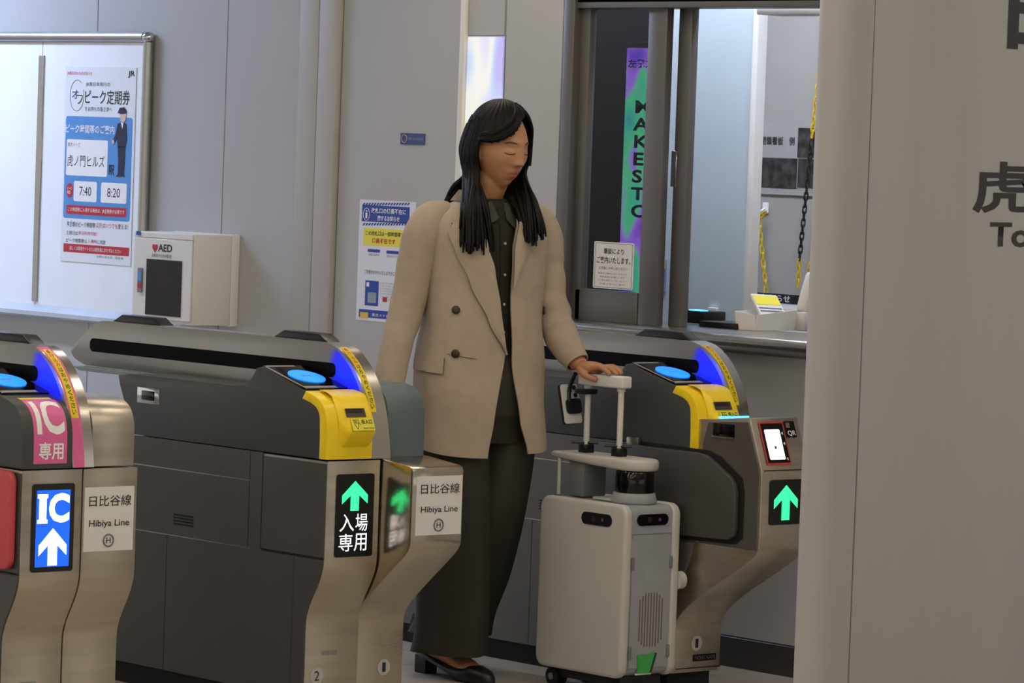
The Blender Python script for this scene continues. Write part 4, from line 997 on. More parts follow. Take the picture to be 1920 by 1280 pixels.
# ---------------- head (local: x her left, y back, z up)
HC_ = Vector((0.952, 0.456, 1.549)); HR = Matrix.Rotation(math.radians(5), 3, 'X') @ Matrix.Rotation(math.radians(0), 3, 'Y')
HRz = Matrix.Rotation(math.radians(2), 3, 'Z')
HM = (HRz @ HR)
def hw_(p): return HC_ + HM @ Vector(p)
HMi = HM.inverted()
def skull(x, y, z):
    t = max(0.0, (-z-0.12)/0.88)
    X = 0.073*x*(1-0.42*t**1.4); Z = 0.119*z
    Y = 0.097*y
    if y < 0: Y *= (1-0.10*t)
    else: Y *= (1-0.42*t)
    return X, Y, Z
g = lambda v, s: math.exp(-(v/s)**2)
def face(x, y, z):
    X, Y, Z = skull(x, y, z)
    if y < 0.1:
        f = min(1.0, max(0.0, (0.1-y)/0.35)); d = 0.0
        # nose
        if Z > -0.040: tt = min(1, max(0, (0.016-Z)/0.054))
        else: tt = max(0, 1-(-0.040-Z)/0.008)
        d += (0.006*g(Z-0.01, 0.02)+0.021*tt**1.3)*g(X, 0.0085+0.0045*tt)
        d += 0.006*g(abs(X)-0.012, 0.006)*g(Z+0.038, 0.007)
        for s in (-1, 1):
            d -= 0.008*g(X-s*0.031, 0.016)*g(Z-0.004, 0.011)
            d += 0.0062*g(X-s*0.032, 0.0125)*g(Z+0.001, 0.0075)
            d -= 0.0016*g(X-s*0.032, 0.013)*g(Z+0.0085, 0.003)
            d += 0.004*g(X-s*0.043, 0.018)*g(Z+0.028, 0.018)
        d += 0.0035*g(Z-0.024, 0.008)*g(X, 0.045)
        d += 0.006*g(X, 0.028)*g(Z+0.068, 0.022)
        d += 0.0042*g(X, 0.017)*g(Z+0.062, 0.0045)+0.0050*g(X, 0.015)*g(Z+0.0745, 0.005)
        d -= 0.0034*g(X, 0.020)*g(Z+0.068, 0.0022)
        d -= 0.002*g(X, 0.004)*g(Z+0.053, 0.005)
        d -= 0.003*g(X, 0.02)*g(Z+0.086, 0.006)
        d += 0.007*g(X, 0.018)*g(Z+0.104, 0.014)
        Y -= d*f
    return X, Y, Z
def sphere_bm(fn, nu=120, nv=90, keep=None):
    bm = bmesh.new(); rows = []
    for j in range(1, nv):
        th = math.pi*j/nv; row = []
        for i in range(nu):
            ph_ = 2*math.pi*i/nu; row.append(bm.verts.new(fn(math.sin(th)*math.sin(ph_), -math.sin(th)*math.cos(ph_), math.cos(th))))
        rows.append(row)
    for a, b in zip(rows, rows[1:]):
        for i in range(nu): bm.faces.new((a[i], b[i], b[(i+1) % nu], a[(i+1) % nu]))
    if keep is None:
        t_ = bm.verts.new(fn(0, 0, 1)); b_ = bm.verts.new(fn(0, 0, -1))
        for i in range(nu): bm.faces.new((t_, rows[0][i], rows[0][(i+1) % nu])); bm.faces.new((b_, rows[-1][(i+1) % nu], rows[-1][i]))
    return bm
def head_fn(x, y, z): return hw_(face(x, y, z))
body = sphere_bm(head_fn, 200, 170)
def ell(c, r): 
    m_ = Matrix.Translation(c) @ Matrix.Diagonal((*r, 1)); bmesh.ops.create_uvsphere(body, u_segments=20, v_segments=14, radius=1.0, matrix=m_)
for s in (-1, 1): ell(hw_((s*0.072, 0.012, -0.012)), (0.010, 0.018, 0.030))
nk = hw_((0, 0.02, -0.10))
tube_bm(body, smooth_pts([hw_((0, 0.025, -0.05)), nk, tp(0, 0.0, 1.41), tp(0, -0.01, 1.36), tp(0, -0.01, 1.30)], 3), [0.052]*4+[0.050]*4+[0.052]*3+[0.055, 0.055], 24)
TB = [(0.70, 0.120, 0.080), (0.78, 0.150, 0.098), (0.86, 0.156, 0.100), (0.90, 0.138, 0.092), (1.02, 0.120, 0.084), (1.15, 0.130, 0.088), (1.28, 0.128, 0.080), (1.335, 0.085, 0.060), (1.375, 0.058, 0.050)]
rws_ = [[body.verts.new(tp(A*math.sin(2*math.pi*k/32), B*math.cos(2*math.pi*k/32), z)) for k in range(32)] for z, A, B in TB]
for a, b in zip(rws_, rws_[1:]):
    for k in range(32): body.faces.new((a[k], a[(k+1) % 32], b[(k+1) % 32], b[k]))
body.faces.new(list(reversed(rws_[0]))); body.faces.new(rws_[-1])
# arms
SHL = tp(0.175, 0.0, 1.325); SHR = tp(-0.175, 0.0, 1.335)
ARML = [SHL, Vector((1.145, 0.448, 1.20)), Vector((1.163, 0.432, 1.07)), Vector((1.172, 0.386, 0.992)), Vector((1.181, 0.328, 0.928))]
def ap(px, z, b): # her right arm, placed on the torso frame
    x0 = 904+(z-1.05)*22; a = (px-x0-284*b)/583; return tp(a, b, z)
ARMR = [ap(803, 1.335, 0), ap(786, 1.24, -0.01), ap(768, 1.10, -0.02), ap(748, 0.985, -0.005), ap(736, 0.895, 0.01), ap(731, 0.835, 0.02)]
tube_bm(body, [tp(0.08, 0, 1.32)]+ARML, [0.035, 0.036, 0.042, 0.038, 0.034, 0.025], 16)
tube_bm(body, [tp(-0.08, 0, 1.32)]+ARMR, [0.035, 0.036, 0.042, 0.038, 0.032, 0.028, 0.024], 16)
# left hand on the grip
def fing(pts, r0, r1): 
    p = smooth_pts(pts, 3); tube_bm(body, p, [r0+(r1-r0)*i/(len(p)-1) for i in range(len(p))], 10)
    bmesh.ops.create_uvsphere(body, u_segments=10, v_segments=8, radius=r1, matrix=Matrix.Translation(p[-1]))
tube_bm(body, smooth_pts([(1.181, 0.332, 0.927), (1.182, 0.305, 0.926), (1.184, 0.275, 0.924), (1.186, 0.248, 0.922)], 3), [0.024, 0.026, 0.028, 0.030, 0.032, 0.034, 0.035, 0.034, 0.033, 0.030], 16, flat=[(1.0, 0.75)]+[(1.0, 0.52)]*9)
for (x, x2, x3, ln) in ((1.163, 1.160, 1.163, 0.070), (1.180, 1.181, 1.184, 0.078), (1.197, 1.202, 1.208, 0.070), (1.211, 1.219, 1.222, 0.056)):
    y0 = 0.250
    fing([(x, y0+0.01, 0.922), (x2, y0-ln*0.42, 0.929), (x3, y0-ln*0.75, 0.923), (x3+0.002, y0-ln, 0.913)], 0.0092, 0.0072)
fing([(1.163, 0.306, 0.920), (1.150, 0.285, 0.912), (1.150, 0.258, 0.900), (1.158, 0.232, 0.893)], 0.0115, 0.0085)
# right hand hanging relaxed
e = ARMR[-1]; dn = (ARMR[-1]-ARMR[-2]).normalized()
tube_bm(body, [e, e+dn*0.03, e+dn*0.06, e+dn*0.085], [0.022, 0.03, 0.036, 0.033], 14, flat=[(0.8, 1), (0.6, 1), (0.5, 1), (0.45, 1)])
for k, o_ in enumerate((-0.024, -0.008, 0.008, 0.023)):
    b0 = e+dn*0.08+FV*(-o_); L = (0.062, 0.07, 0.066, 0.052)[k]
    fing([b0, b0+dn*L*0.5+LV*0.004, b0+dn*L*0.85+LV*0.014, b0+dn*L+LV*0.022], 0.0085, 0.0068)
fing([e+dn*0.025+FV*0.022, e+dn*0.05+FV*0.042+LV*0.006, e+dn*0.085+FV*0.046+LV*0.014], 0.010, 0.0075)
# legs and feet
HIPR = tp(-0.078, 0, 0.80); HIPL = tp(0.078, 0, 0.80)
LEGR = [HIPR, Vector((0.895, 0.505, 0.50)), Vector((0.930, 0.585, 0.20)), Vector((0.936, 0.622, 0.105))]
LEGL = [HIPL, Vector((1.035, 0.545, 0.50)), Vector((1.068, 0.74, 0.24)), Vector((1.075, 0.83, 0.17))]
for lg in (LEGR, LEGL): tube_bm(body, smooth_pts(lg, 4), [0.085, 0.08, 0.074, 0.067, 0.058, 0.056, 0.055, 0.052, 0.046, 0.042, 0.038, 0.035, 0.034], 16)
def foot(o, rz, pitch):
    q = Matrix.Translation(o) @ Matrix.Rotation(rz, 4, 'Z') @ Matrix.Rotation(pitch, 4, 'X')
    t = bmesh.new()
    tube_bm(t, smooth_pts([(0, 0.045, 0.05), (0, 0.02, 0.055), (0, -0.05, 0.050), (0, -0.12, 0.026), (0, -0.18, 0.012), (0, -0.225, 0.008)], 3), [0.026, 0.029, 0.031, 0.033, 0.034, 0.034, 0.034, 0.034, 0.034, 0.034, 0.034, 0.033, 0.031, 0.028, 0.022, 0.012], 16, flat=[(1, 1)]*7+[(1.0, 0.9), (1.0, 0.8), (1.05, 0.7), (1.1, 0.62), (1.12, 0.5), (1.1, 0.42), (1.05, 0.4), (1, 0.4), (1, 0.4)])
    add_bm(body, t, q)
    return q
FQR = foot(Vector((0.937, 0.630, 0.022)), math.radians(-2), 0.0)
FQL = foot(Vector((1.076, 0.835, 0.085)), math.radians(-4), math.radians(24))
tube_bm(body, [LEGR[-1], (0.937, 0.630, 0.06)], [0.034, 0.032], 14); tube_bm(body, [LEGL[-1], (1.076, 0.836, 0.13)], [0.034, 0.032], 14)

me = bpy.data.meshes.new('bodywork'); body.to_mesh(me); body.free()
tmp = bpy.data.objects.new('bodywork', me); COL.objects.link(tmp)
rm = tmp.modifiers.new('r', 'REMESH'); rm.mode = 'VOXEL'; rm.voxel_size = 0.0030; rm.adaptivity = 0.0
sm = tmp.modifiers.new('s', 'SMOOTH'); sm.factor = 0.5; sm.iterations = 2
dg = bpy.context.evaluated_depsgraph_get(); dg.update()
bme = bpy.data.meshes.new_from_object(tmp.evaluated_get(dg)); bpy.data.objects.remove(tmp, do_unlink=True)
n = len(bme.polygons); cen = np.empty(n*3); bme.polygons.foreach_get('center', cen); cen = cen.reshape(-1, 3)
loc = (cen-np.array(HC_)) @ np.array(HMi).T
lipw = 0.021*np.clip(1-((loc[:, 2]+0.068)/0.0125)**2, 0, 1)
lip = (loc[:, 1] < -0.07) & (np.abs(loc[:, 2]+0.068) < 0.0115) & (np.abs(loc[:, 0]) < lipw)
bme.materials.clear()
bo = finish('body', bme, [SKIN, LIPS], person, 0)
bo.data.polygons.foreach_set('material_index', lip.astype(np.int32)); bo.data.polygons.foreach_set('use_smooth', np.ones(n, dtype=bool))

# closed eyes and brows
def face_at(X, Z, off=0.0):
    # find the face surface in front by stepping the sphere map
    best = None
    z = Z/0.119; t = max(0.0, (-z-0.12)/0.88); xx = X/(0.073*(1-0.42*t**1.4))
    yy = -math.sqrt(max(0.0, 1-z*z-xx*xx)); q = face(xx, yy, z)
    return hw_((q[0], q[1]-off, q[2]))
BROW = mat('brow_dark', (92, 62, 46), 0.7)
for s in (-1, 1):
    b = bmesh.new(); pts = [face_at(s*(0.032+dx_), -0.0075-0.0028*(1-(dx_/0.013)**2), 0.0006) for dx_ in (-0.013, -0.008, -0.003, 0.003, 0.008, 0.013)]
    tube_bm(b, smooth_pts(pts, 2), 0.0015, 6); mk('eyelash', b, mat('lash_dark', (40, 26, 22), 0.7), bo)
    b = bmesh.new(); pts = [face_at(s*x_, z_, 0.0004) for x_, z_ in ((0.016, 0.0205), (0.026, 0.0235), (0.036, 0.024), (0.046, 0.0195))]
    p_ = smooth_pts(pts, 3); tube_bm(b, p_, [0.0012+0.0016*math.sin(math.pi*(i+1)/(len(p_)+1)) for i in range(len(p_))], 6); mk('eyebrow', b, BROW, bo)

# ---------------- hair
def zf(az):
    return interp(((-180, 0.0), (-78, 0.014), (-52, 0.018), (-28, 0.038), (2, 0.080), (22, 0.092), (40, 0.080), (56, 0.05), (66, 0.0), (180, 0.0)), az)[0]
def hairp(x, y, z, off):
    X, Y, Z = skull(x, y, z); n_ = Vector((x/0.073, y/0.097, z/0.119)).normalized()
    return Vector((X, Y, Z))+n_*off
cap = bmesh.new(); nu, nv = 120, 70; rows = []
for j in range(0, nv+1):
    th = math.radians(0.6+119.4*j/nv); row = []
    for i in range(nu):
        a = 2*math.pi*i/nu; x, y, z = math.sin(th)*math.sin(a), -math.sin(th)*math.cos(a), math.cos(th)
        off = 0.017+0.006*max(0, z)+0.0018*math.sin(a*31+th*4)*math.sin(th)
        row.append((cap.verts.new(hw_(hairp(x, y, z, off))), (x, y, z)))
    rows.append(row)
for a, b in zip(rows, rows[1:]):
    for i in range(nu):
        qs = (a[i], b[i], b[(i+1) % nu], a[(i+1) % nu])
        cx = sum(q[1][0] for q in qs)/4; cy = sum(q[1][1] for q in qs)/4; cz = sum(q[1][2] for q in qs)/4
        az = math.degrees(math.atan2(cx, -cy)); Z = 0.119*cz
        if -80 < az < 67 and Z < zf(az): continue
        cap.faces.new([q[0] for q in qs])
bmesh.ops.delete(cap, geom=[v for v in cap.verts if not v.link_faces], context='VERTS')
bmesh.ops.recalc_face_normals(cap, faces=cap.faces[:])
tf_ = cap.faces.new([rows[0][i][0] for i in range(nu)])
def sph(az, Z, off):
    z = Z/0.119; r = math.sqrt(max(0, 1-z*z)); a = math.radians(az)
    return hw_(hairp(r*math.sin(a), -r*math.cos(a), z, off))
rnd = random.Random(3)
# fringe swept from the parting to her right
for k in range(44):
    f = k/43; pts = []
    for t in (0, .2, .4, .6, .8, 1.0):
        az = 24-104*t; pts.append(sph(az, min(0.110, zf(az)+0.004+0.040*f*(1-0.5*t)+0.004*(1-t)), 0.020+0.004*rnd.random()))
    pts.append(pts[-1]+Vector((0, 0.006, -0.03)))
    tube_bm(cap, smooth_pts(pts, 4), [0.0034]*21+[0.0024]*4, 6)
for k in range(8):
    f = k/7; pts = [sph(24+44*t, min(0.110, zf(24+44*t)+0.004+0.03*f*(1-t)), 0.019+0.004*rnd.random()) for t in (0, .25, .5, .75, 1)]
    pts.append(pts[-1]+Vector((0.0, 0.004, -0.05)))
    tube_bm(cap, smooth_pts(pts, 4), 0.0045, 6)
def lock(az, z_end, ex, ey, r, wob):
    q_ = 0.006*rnd.random(); p0 = sph(az, 0.05+0.03*rnd.random(), 0.014+q_); p1 = sph(az, -0.01, 0.018+q_); 
    p2 = sph(az, -0.055, 0.024+0.006*rnd.random()); p2.z = HC_.z-0.075
    end = Vector((ex, ey, z_end)); m1 = p2.lerp(end, 0.58); m1.z = p2.z+(end.z-p2.z)*0.42; m1 += Vector((wob, wob*0.5, 0)); m2 = p2.lerp(end, 0.90); m2.z = p2.z+(end.z-p2.z)*0.78
    p = smooth_pts([p0, p1, p2, m1, m2, end], 5); N = len(p)
    tube_bm(cap, p, [r*(0.75+0.25*min(1, i/6)) if i < N*0.62 else r*max(0.22, 1-(i-N*0.62)/(N*0.38)*0.65) for i in range(N)], 7)
# her right side: over the shoulder on to the chest
for k in range(190):
    f = rnd.random(); az = -82-88*f
    u = rnd.random()
    lock(az, 1.238+0.045*rnd.random()+0.04*f*u, 0.842+0.050*(rnd.random()-0.5)*2, 0.368+0.060*f+0.02*rnd.random(), 0.0056+0.002*rnd.random(), 0.014*(rnd.random()-0.5))
# her left side
for k in range(150):
    f = rnd.random(); az = 70+84*f
    lock(az, 1.268+0.045*rnd.random()+0.03*f, 1.010+0.034*(rnd.random()-0.5)*2, 0.322+0.050*f+0.02*rnd.random(), 0.0054+0.002*rnd.random(), 0.012*(rnd.random()-0.5))
# back
for k in range(70):
    az = 150+60*rnd.random()
    if az > 180: az -= 360
    lock(az, 1.33+0.05*rnd.random(), 0.95+0.16*(rnd.random()-0.5), 0.60, 0.008, 0)
mk('hair', cap, HAIRM, person, 60)

# ---------------- blouse
BT = [(0.70, 0.165, 0.118), (0.95, 0.158, 0.113), (1.10, 0.152, 0.108), (1.25, 0.156, 0.104), (1.32, 0.135, 0.092), (1.365, 0.095, 0.076), (1.392, 0.068, 0.062), (1.405, 0.062, 0.058)]
def ringp(A, B, ph_, e=2.3):
    s, c_ = math.sin(ph_), math.cos(ph_)
    return A*math.copysign(abs(s)**(2/e), s), B*math.copysign(abs(c_)**(2/e), c_)
bl = bmesh.new(); rows = []; zs = np.linspace(0.70, 1.402, 42)
for z in zs:
    A, B = interp(BT, z); rows.append([bl.verts.new(tp(*ringp(A, B, 2*math.pi*k/56), z)) for k in range(56)])
for a, b in zip(rows, rows[1:]):
    for k in range(56): bl.faces.new((a[k], a[(k+1) % 56], b[(k+1) % 56], b[k]))
bmesh.ops.solidify(bl, geom=bl.faces[:], thickness=-0.003)
blo = mk('blouse', bl, BLOUSE, person, 60)
def front_b(A, B, a, e=2.3): return B*(max(0.0, 1-abs(a/A)**e))**(1/e)
def bpt(a, z, off=0.0): A, B = interp(BT, z); return tp(a, front_b(A, B, a)+off, z)
pk = bmesh.new()
for z0, z1 in ((0.80, 1.375),):
    rws = [[pk.verts.new(bpt(x_, z, 0.0025)) for x_ in (0.002, 0.03)] for z in np.linspace(z0, z1, 24)]
    for a, b in zip(rws, rws[1:]): pk.faces.new((a[0], a[1], b[1], b[0]))
bmesh.ops.solidify(pk, geom=pk.faces[:], thickness=0.002); mk('button_placket', pk, BLOUSE, blo)
PEARL = mat('pearl_button', (190, 180, 160), 0.3)
for z in (1.275, 1.185, 1.10, 1.02):
    b = bmesh.new(); bmesh.ops.create_uvsphere(b, u_segments=10, v_segments=6, radius=0.0045, matrix=Matrix.Translation(bpt(0.016, z, 0.004))); mk('button', b, PEARL, blo)
for s in (-1, 1):   # collar leaves
    cb = bmesh.new()
    P = [bpt(s*0.012+0.012, 1.345, 0.010), bpt(s*0.050, 1.318, 0.012), bpt(s*0.070, 1.372, 0.010), tp(s*0.068, 0.0, 1.408), tp(s*0.058, 0.02, 1.412), tp(s*0.02+0.008, 0.060, 1.392)]
    f = cb.faces.new([cb.verts.new(p) for p in P]); bmesh.ops.triangulate(cb, faces=[f]); bmesh.ops.solidify(cb, geom=cb.faces[:], thickness=0.003); mk('collar', cb, BLOUSE, blo, 0)

# ---------------- trousers
def leg(bm, path, rad, n=40, seed=0.0, hemz=None):
    p = smooth_pts(path, 6); r = smooth_pts([(q, 0) for q in rad], 6); N = len(p); rows = []
    for i, (c_, (rr, _)) in enumerate(zip(p, r)):
        c_ = Vector(c_); row = []
        for k in range(n):
            a = 2*math.pi*k/n; fo = 1+(0.045+0.06*(i/N))*math.sin(a*3+seed+i*0.02)+0.04*(i/N)*math.sin(a*7+seed*2+i*0.03)+0.012*math.sin(i*0.5+2*a)
            row.append(bm.verts.new((c_.x+rr*fo*math.cos(a)*0.94, c_.y+rr*fo*math.sin(a)*1.05, c_.z)))
        rows.append(row)
    for a, b in zip(rows, rows[1:]):
        for k in range(n): bm.faces.new((a[k], a[(k+1) % n], b[(k+1) % n], b[k]))
    return rows
tr_ = bmesh.new()
leg(tr_, [tp(-0.075, 0.0, 0.86), tp(-0.078, 0.0, 0.70), Vector((0.893, 0.512, 0.50)), Vector((0.915, 0.535, 0.30)), Vector((0.935, 0.556, 0.15)), Vector((0.938, 0.566, 0.074))], [0.105, 0.110, 0.106, 0.106, 0.110, 0.114], seed=0.4)
leg(tr_, [tp(0.075, 0.0, 0.86), tp(0.082, 0.0, 0.70), Vector((1.022, 0.512, 0.50)), Vector((1.048, 0.61, 0.30)), Vector((1.064, 0.70, 0.17)), Vector((1.07, 0.74, 0.10))], [0.090, 0.096, 0.104, 0.106, 0.112, 0.118], seed=1.9)
bmesh.ops.recalc_face_normals(tr_, faces=tr_.faces[:]); bmesh.ops.solidify(tr_, geom=tr_.faces[:], thickness=0.003)
rows = []
for z, A, B in ((0.99, 0.140, 0.105), (0.95, 0.155, 0.115), (0.90, 0.168, 0.122), (0.85, 0.174, 0.124), (0.80, 0.168, 0.120), (0.75, 0.160, 0.112), (0.70, 0.146, 0.096)):
    rows.append([tr_.verts.new(tp(*ringp(A, B, 2*math.pi*k/48), z)) for k in range(48)])
for a, b in zip(rows, rows[1:]):
    for k in range(48): tr_.faces.new((a[k], b[k], b[(k+1) % 48], a[(k+1) % 48]))
mk('trousers', tr_, TROUS, person, 60)

# ---------------- shoes
def shoe(q):
    b = bmesh.new(); rows = []
    secs = [(0.078, 0.012, 0.030, 0.072), (0.066, 0.026, 0.026, 0.074), (0.03, 0.033, 0.022, 0.048), (-0.03, 0.035, 0.010, 0.030), (-0.09, 0.039, -0.004, 0.018), (-0.14, 0.043, -0.018, 0.022), (-0.185, 0.041, -0.020, 0.027), (-0.225, 0.031, -0.021, 0.019), (-0.25, 0.018, -0.021, 0.008), (-0.262, 0.006, -0.021, -0.008)]
    for (y, w, z0, z1) in secs:
        h = z1-z0; rows.append([b.verts.new((w*sx*1.0, y, z0+h*sz)) for sx, sz in ((-.85, 0), (-1, .18), (-1, .55), (-.86, .85), (-.5, 1), (0, 1.03), (.5, 1), (.86, .85), (1, .55), (1, .18), (.85, 0), (0, -.02))])
    for a, c_ in zip(rows, rows[1:]):
        for k in range(12): b.faces.new((a[k], a[(k+1) % 12], c_[(k+1) % 12], c_[k]))
    b.faces.new(rows[0]); b.faces.new(list(reversed(rows[-1])))
    add_bm(b, prism_z([(-0.022, 0.03), (0.022, 0.03), (0.024, 0.078), (-0.024, 0.078)], -0.022, 0.034, 0.003))
    bmesh.ops.transform(b, matrix=q, verts=b.verts[:]); return mk('shoe', b, SHOEM, person, 50)
shoe(FQR); shoe(FQL)

# ---------------- blazer
ZT = [(0.655, 0.208, 0.150), (0.80, 0.200, 0.145), (0.95, 0.190, 0.137), (1.05, 0.182, 0.130), (1.12, 0.180, 0.127), (1.20, 0.182, 0.127), (1.28, 0.186, 0.122), (1.325, 0.184, 0.112), (1.350, 0.168, 0.100), (1.372, 0.136, 0.086), (1.388, 0.102, 0.074), (1.402, 0.078, 0.066)]
AL = [(0.655, -0.036), (0.77, -0.018), (0.95, 0.014), (1.10, -0.006), (1.20, -0.026), (1.265, -0.046), (1.36, -0.075), (1.402, -0.070)]
AR = [(0.655, 0.100), (0.77, 0.066), (0.95, 0.036), (1.10, 0.030), (1.265, 0.032), (1.36, 0.058), (1.402, 0.060)]
def bz(phi, z, off=0.0):
    A, B = interp(ZT, z); fold = 0.0025*math.sin(phi*5+z*6)+0.003*math.sin(z*26+phi*2.0)*max(0, math.sin((1.3-z)*4))
    a, b = ringp(A+off+fold, B+off+fold, phi); return tp(a, b, z)
def aphi(a, z):
    A, B = interp(ZT, z); r = max(-1, min(1, a/A)); e = 2.3
    return math.copysign(math.asin(abs(r)**(e/2)), r)
jb = bmesh.new(); rows = []; zs = [0.655+(1.402-0.655)*(i/60) for i in range(61)]; NP = 72
for z in zs:
    p0 = aphi(interp(AR, z)[0], z); p1 = aphi(interp(AL, z)[0], z)+2*math.pi
    row = []
    for k in range(NP+1):
        ph_ = p0+(p1-p0)*k/NP; zz = z
        if z < 0.76:      # hem rises from the fronts towards the sides
            w_ = (0.76-z)/0.105; d0 = min(1.0, (ph_-p0)/1.35); d1 = min(1.0, (p1-ph_)/1.5)
            zz = z + w_*(0.016+0.042*d0*d0 if k < NP/2 else 0.004+0.030*d1*d1)
            if k >= NP/2-12 and k < NP/2+12:
                t_ = (k-(NP/2-12))/24; zz = z + w_*(0.058*(1-t_)+0.034*t_)
        row.append(jb.verts.new(bz(ph_, zz)))
    rows.append(row)
for a, b in zip(rows, rows[1:]):
    for k in range(NP): jb.faces.new((a[k], a[k+1], b[k+1], b[k]))
bmesh.ops.recalc_face_normals(jb, faces=jb.faces[:])
bmesh.ops.solidify(jb, geom=jb.faces[:], thickness=0.005)
blz = mk('blazer', jb, BLAZ, person, 60)
def sleeve(path, rad, seed, amp, name='sleeve'):
    p = smooth_pts(path, 8); r = [q[0] for q in smooth_pts([(x_, 0) for x_ in rad], 8)]; N = len(p); b = bmesh.new(); prev = None; rows = []; n_ = 28
    for i in range(N):
        c_ = Vector(p[i]); t = (Vector(p[min(i+1, N-1)])-Vector(p[max(i-1, 0)])).normalized()
        a = Vector((1, 0, 0)) if prev is None else prev
        a = (a-t*a.dot(t)).normalized(); bb_ = t.cross(a); prev = a
        row = []
        for k in range(n_):
            th = 2*math.pi*k/n_; u = i/N
            w = 1+amp*math.exp(-((u-0.62)/0.22)**2)*(math.sin(i*1.15+th*1.5+seed)+0.6*math.sin(i*0.7-th*2+seed*3))+0.015*math.sin(3*th+seed)
            row.append(b.verts.new(c_+a*math.cos(th)*r[i]*w+bb_*math.sin(th)*r[i]*w))
        rows.append(row)
    for x_, y_ in zip(rows, rows[1:]):
        for k in range(n_): b.faces.new((x_[k], x_[(k+1) % n_], y_[(k+1) % n_], y_[k]))
    b.faces.new(list(reversed(rows[0])))
    inner = [b.verts.new(v.co.lerp(Vector(p[-1]), 0.12)) for v in rows[-1]]; deep = [b.verts.new(v.co.lerp(Vector(p[-1]), 0.14)+(Vector(p[-4])-Vector(p[-1]))) for v in rows[-1]]
    for k in range(n_):
        b.faces.new((rows[-1][k], rows[-1][(k+1) % n_], inner[(k+1) % n_], inner[k])); b.faces.new((inner[k], inner[(k+1) % n_], deep[(k+1) % n_], deep[k]))
    return mk(name, b, BLAZ, blz, 60)
slL = sleeve([tp(0.118, 0.0, 1.352), tp(0.168, 0.0, 1.340), ARML[0]+Vector((0.022, -0.004, -0.045)), ARML[1]+Vector((0.002, 0, 0)), ARML[2], ARML[3], ARML[4]+Vector((-0.002, 0.006, 0.006))], [0.038, 0.050, 0.054, 0.052, 0.053, 0.049, 0.037], 0.3, 0.055)
slR = sleeve([tp(-0.118, 0.0, 1.352), tp(-0.168, 0.0, 1.340), ARMR[0]+Vector((-0.012, 0.004, -0.04)), ARMR[1], ARMR[2], ARMR[3], ARMR[4], ARMR[5]], [0.038, 0.050, 0.055, 0.056, 0.052, 0.046, 0.045, 0.044], 1.7, 0.02)
# lapels, collar, pocket, buttons
def patch(rowsfn, n1, n2, off0, off1, name, m_, par):
    b = bmesh.new(); rws = []
    for i in range(n1+1):
        rws.append([b.verts.new(rowsfn(i/n1, j/n2)) for j in range(n2+1)])
    for x_, y_ in zip(rws, rws[1:]):
        for j in range(n2): b.faces.new((x_[j], x_[j+1], y_[j+1], y_[j]))
    bmesh.ops.recalc_face_normals(b, faces=b.faces[:]); bmesh.ops.solidify(b, geom=b.faces[:], thickness=off1)
    return mk(name, b, m_, par, 50)
LO = [(0.955, 0.012), (1.05, -0.040), (1.157, -0.094), (1.25, -0.134), (1.30, -0.150), (1.330, -0.140), (1.336, -0.112), (1.38, -0.09)]
RO = [(0.955, 0.036), (1.15, 0.036), (1.20, 0.054), (1.28, 0.094), (1.32, 0.118), (1.335, 0.104), (1.38, 0.08)]
def lap(O, I, zb):
    def fn(u, v):
        z = zb+(1.378-zb)*u; a0 = interp(I, z)[0]; a1 = interp(O, z)[0]; a = a0+(a1-a0)*v
        return bz(aphi(a, z), z, 0.006+0.006*math.sin(math.pi*min(1, v*1.05))+0.003)
    return fn
patch(lap(LO, AL, 0.957), 40, 8, 0, 0.004, 'lapel', BLAZ, blz)
patch(lap(RO, AR, 1.15), 30, 6, 0, 0.004, 'lapel', BLAZ, blz)
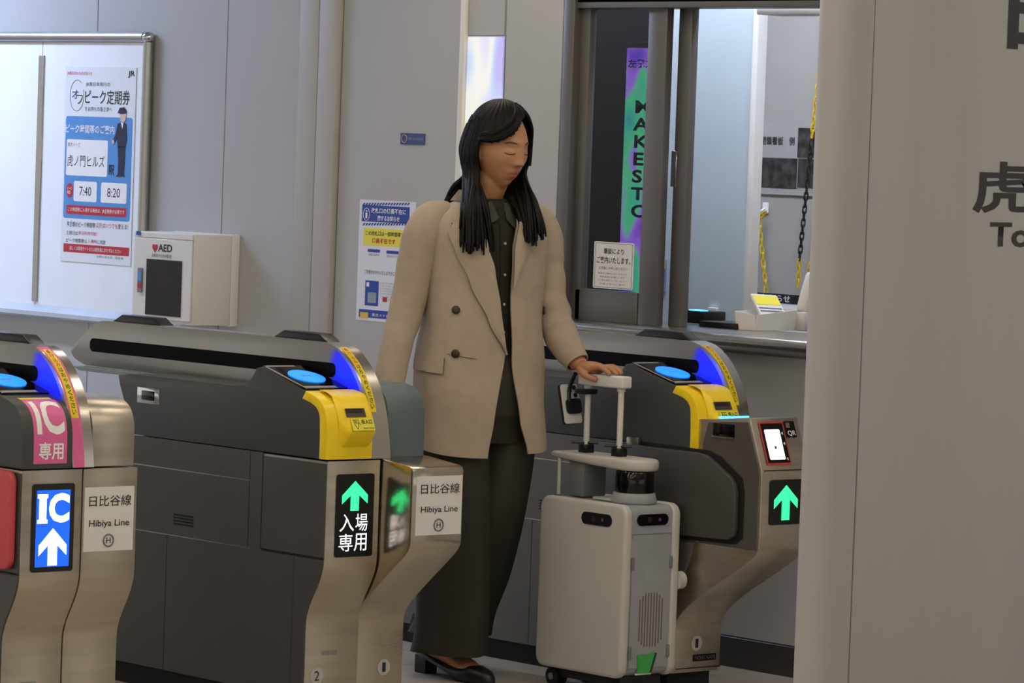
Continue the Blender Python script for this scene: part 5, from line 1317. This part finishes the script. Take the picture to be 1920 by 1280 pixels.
# dark thin tubes painted as the fold shadow along the lapel edge
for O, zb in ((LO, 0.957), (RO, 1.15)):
    b = bmesh.new(); tube_bm(b, [bz(aphi(interp(O, z)[0], z), z, 0.0055) for z in [zb+(1.33-zb)*k/24 for k in range(25)]], 0.0016, 6); mk('lapel_fold_shadow', b, BLAZD, blz)
cb = bmesh.new(); rws = []
for k in range(31):
    ph_ = math.radians(52+256*k/30); a, b_ = ringp(0.076, 0.066, ph_); a2, b2 = ringp(0.104, 0.090, ph_)
    rws.append([cb.verts.new(tp(a, b_, 1.408)), cb.verts.new(tp(a*1.06, b_*1.06, 1.424)), cb.verts.new(tp(a2, b2, 1.392))])
for x_, y_ in zip(rws, rws[1:]):
    for j in range(2): cb.faces.new((x_[j], x_[j+1], y_[j+1], y_[j]))
bmesh.ops.solidify(cb, geom=cb.faces[:], thickness=0.004); mk('collar', cb, BLAZ, blz, 60)
patch(lambda u, v: bz(math.radians(-98+46*v), 0.905+0.045*u-0.008*v, 0.006), 6, 12, 0, 0.003, 'pocket_flap', BLAZ, blz)
b = bmesh.new(); tube_bm(b, [bz(math.radians(-98+46*v), 0.905-0.008*v, 0.004) for v in [k/10 for k in range(11)]]+[bz(math.radians(-52), 0.897+0.045*k/4, 0.004) for k in range(1, 5)], 0.0012, 6); mk('pocket_edge', b, BLAZD, blz)
b = bmesh.new(); tube_bm(b, [bz(math.radians(-50+30*v), 0.955-0.012*v, 0.001) for v in [k/10 for k in range(11)]], 0.001, 6); mk('pocket_seam', b, BLAZD, blz)
HORN = mat('horn_button', (52, 42, 32), 0.35)
def jbutton(a, z):
    c_ = bz(aphi(a, z), z, 0.002); c2 = bz(aphi(a, z), z, 0.008); n_ = (c2-c_).normalized(); t_ = n_.cross(Vector((0, 0, 1))).normalized()
    f = Frame(c_, t_, n_.cross(t_))
    if f.n.dot(n_) < 0: f.n = -f.n
    bt = mk('button', prism(disc_pts(0, 0, 0.0125, 20), lambda p: f.p(p[0], p[1], 0), lambda p: f.p(p[0], p[1], 0.005), 0.0015), HORN, blz)
    for (x_, y_) in ((-.003, -.003), (.003, -.003), (-.003, .003), (.003, .003)): mk('thread_hole', prism(disc_pts(x_, y_, 0.0013, 8), lambda p: f.p(p[0], p[1], 0.005), lambda p: f.p(p[0], p[1], 0.0056)), BLAZD, bt)
jbutton(-0.128, 1.082); jbutton(-0.130, 0.957); jbutton(0.172, 1.082)
bpy.data.objects.remove(_to, do_unlink=True); bpy.data.curves.remove(_tc)
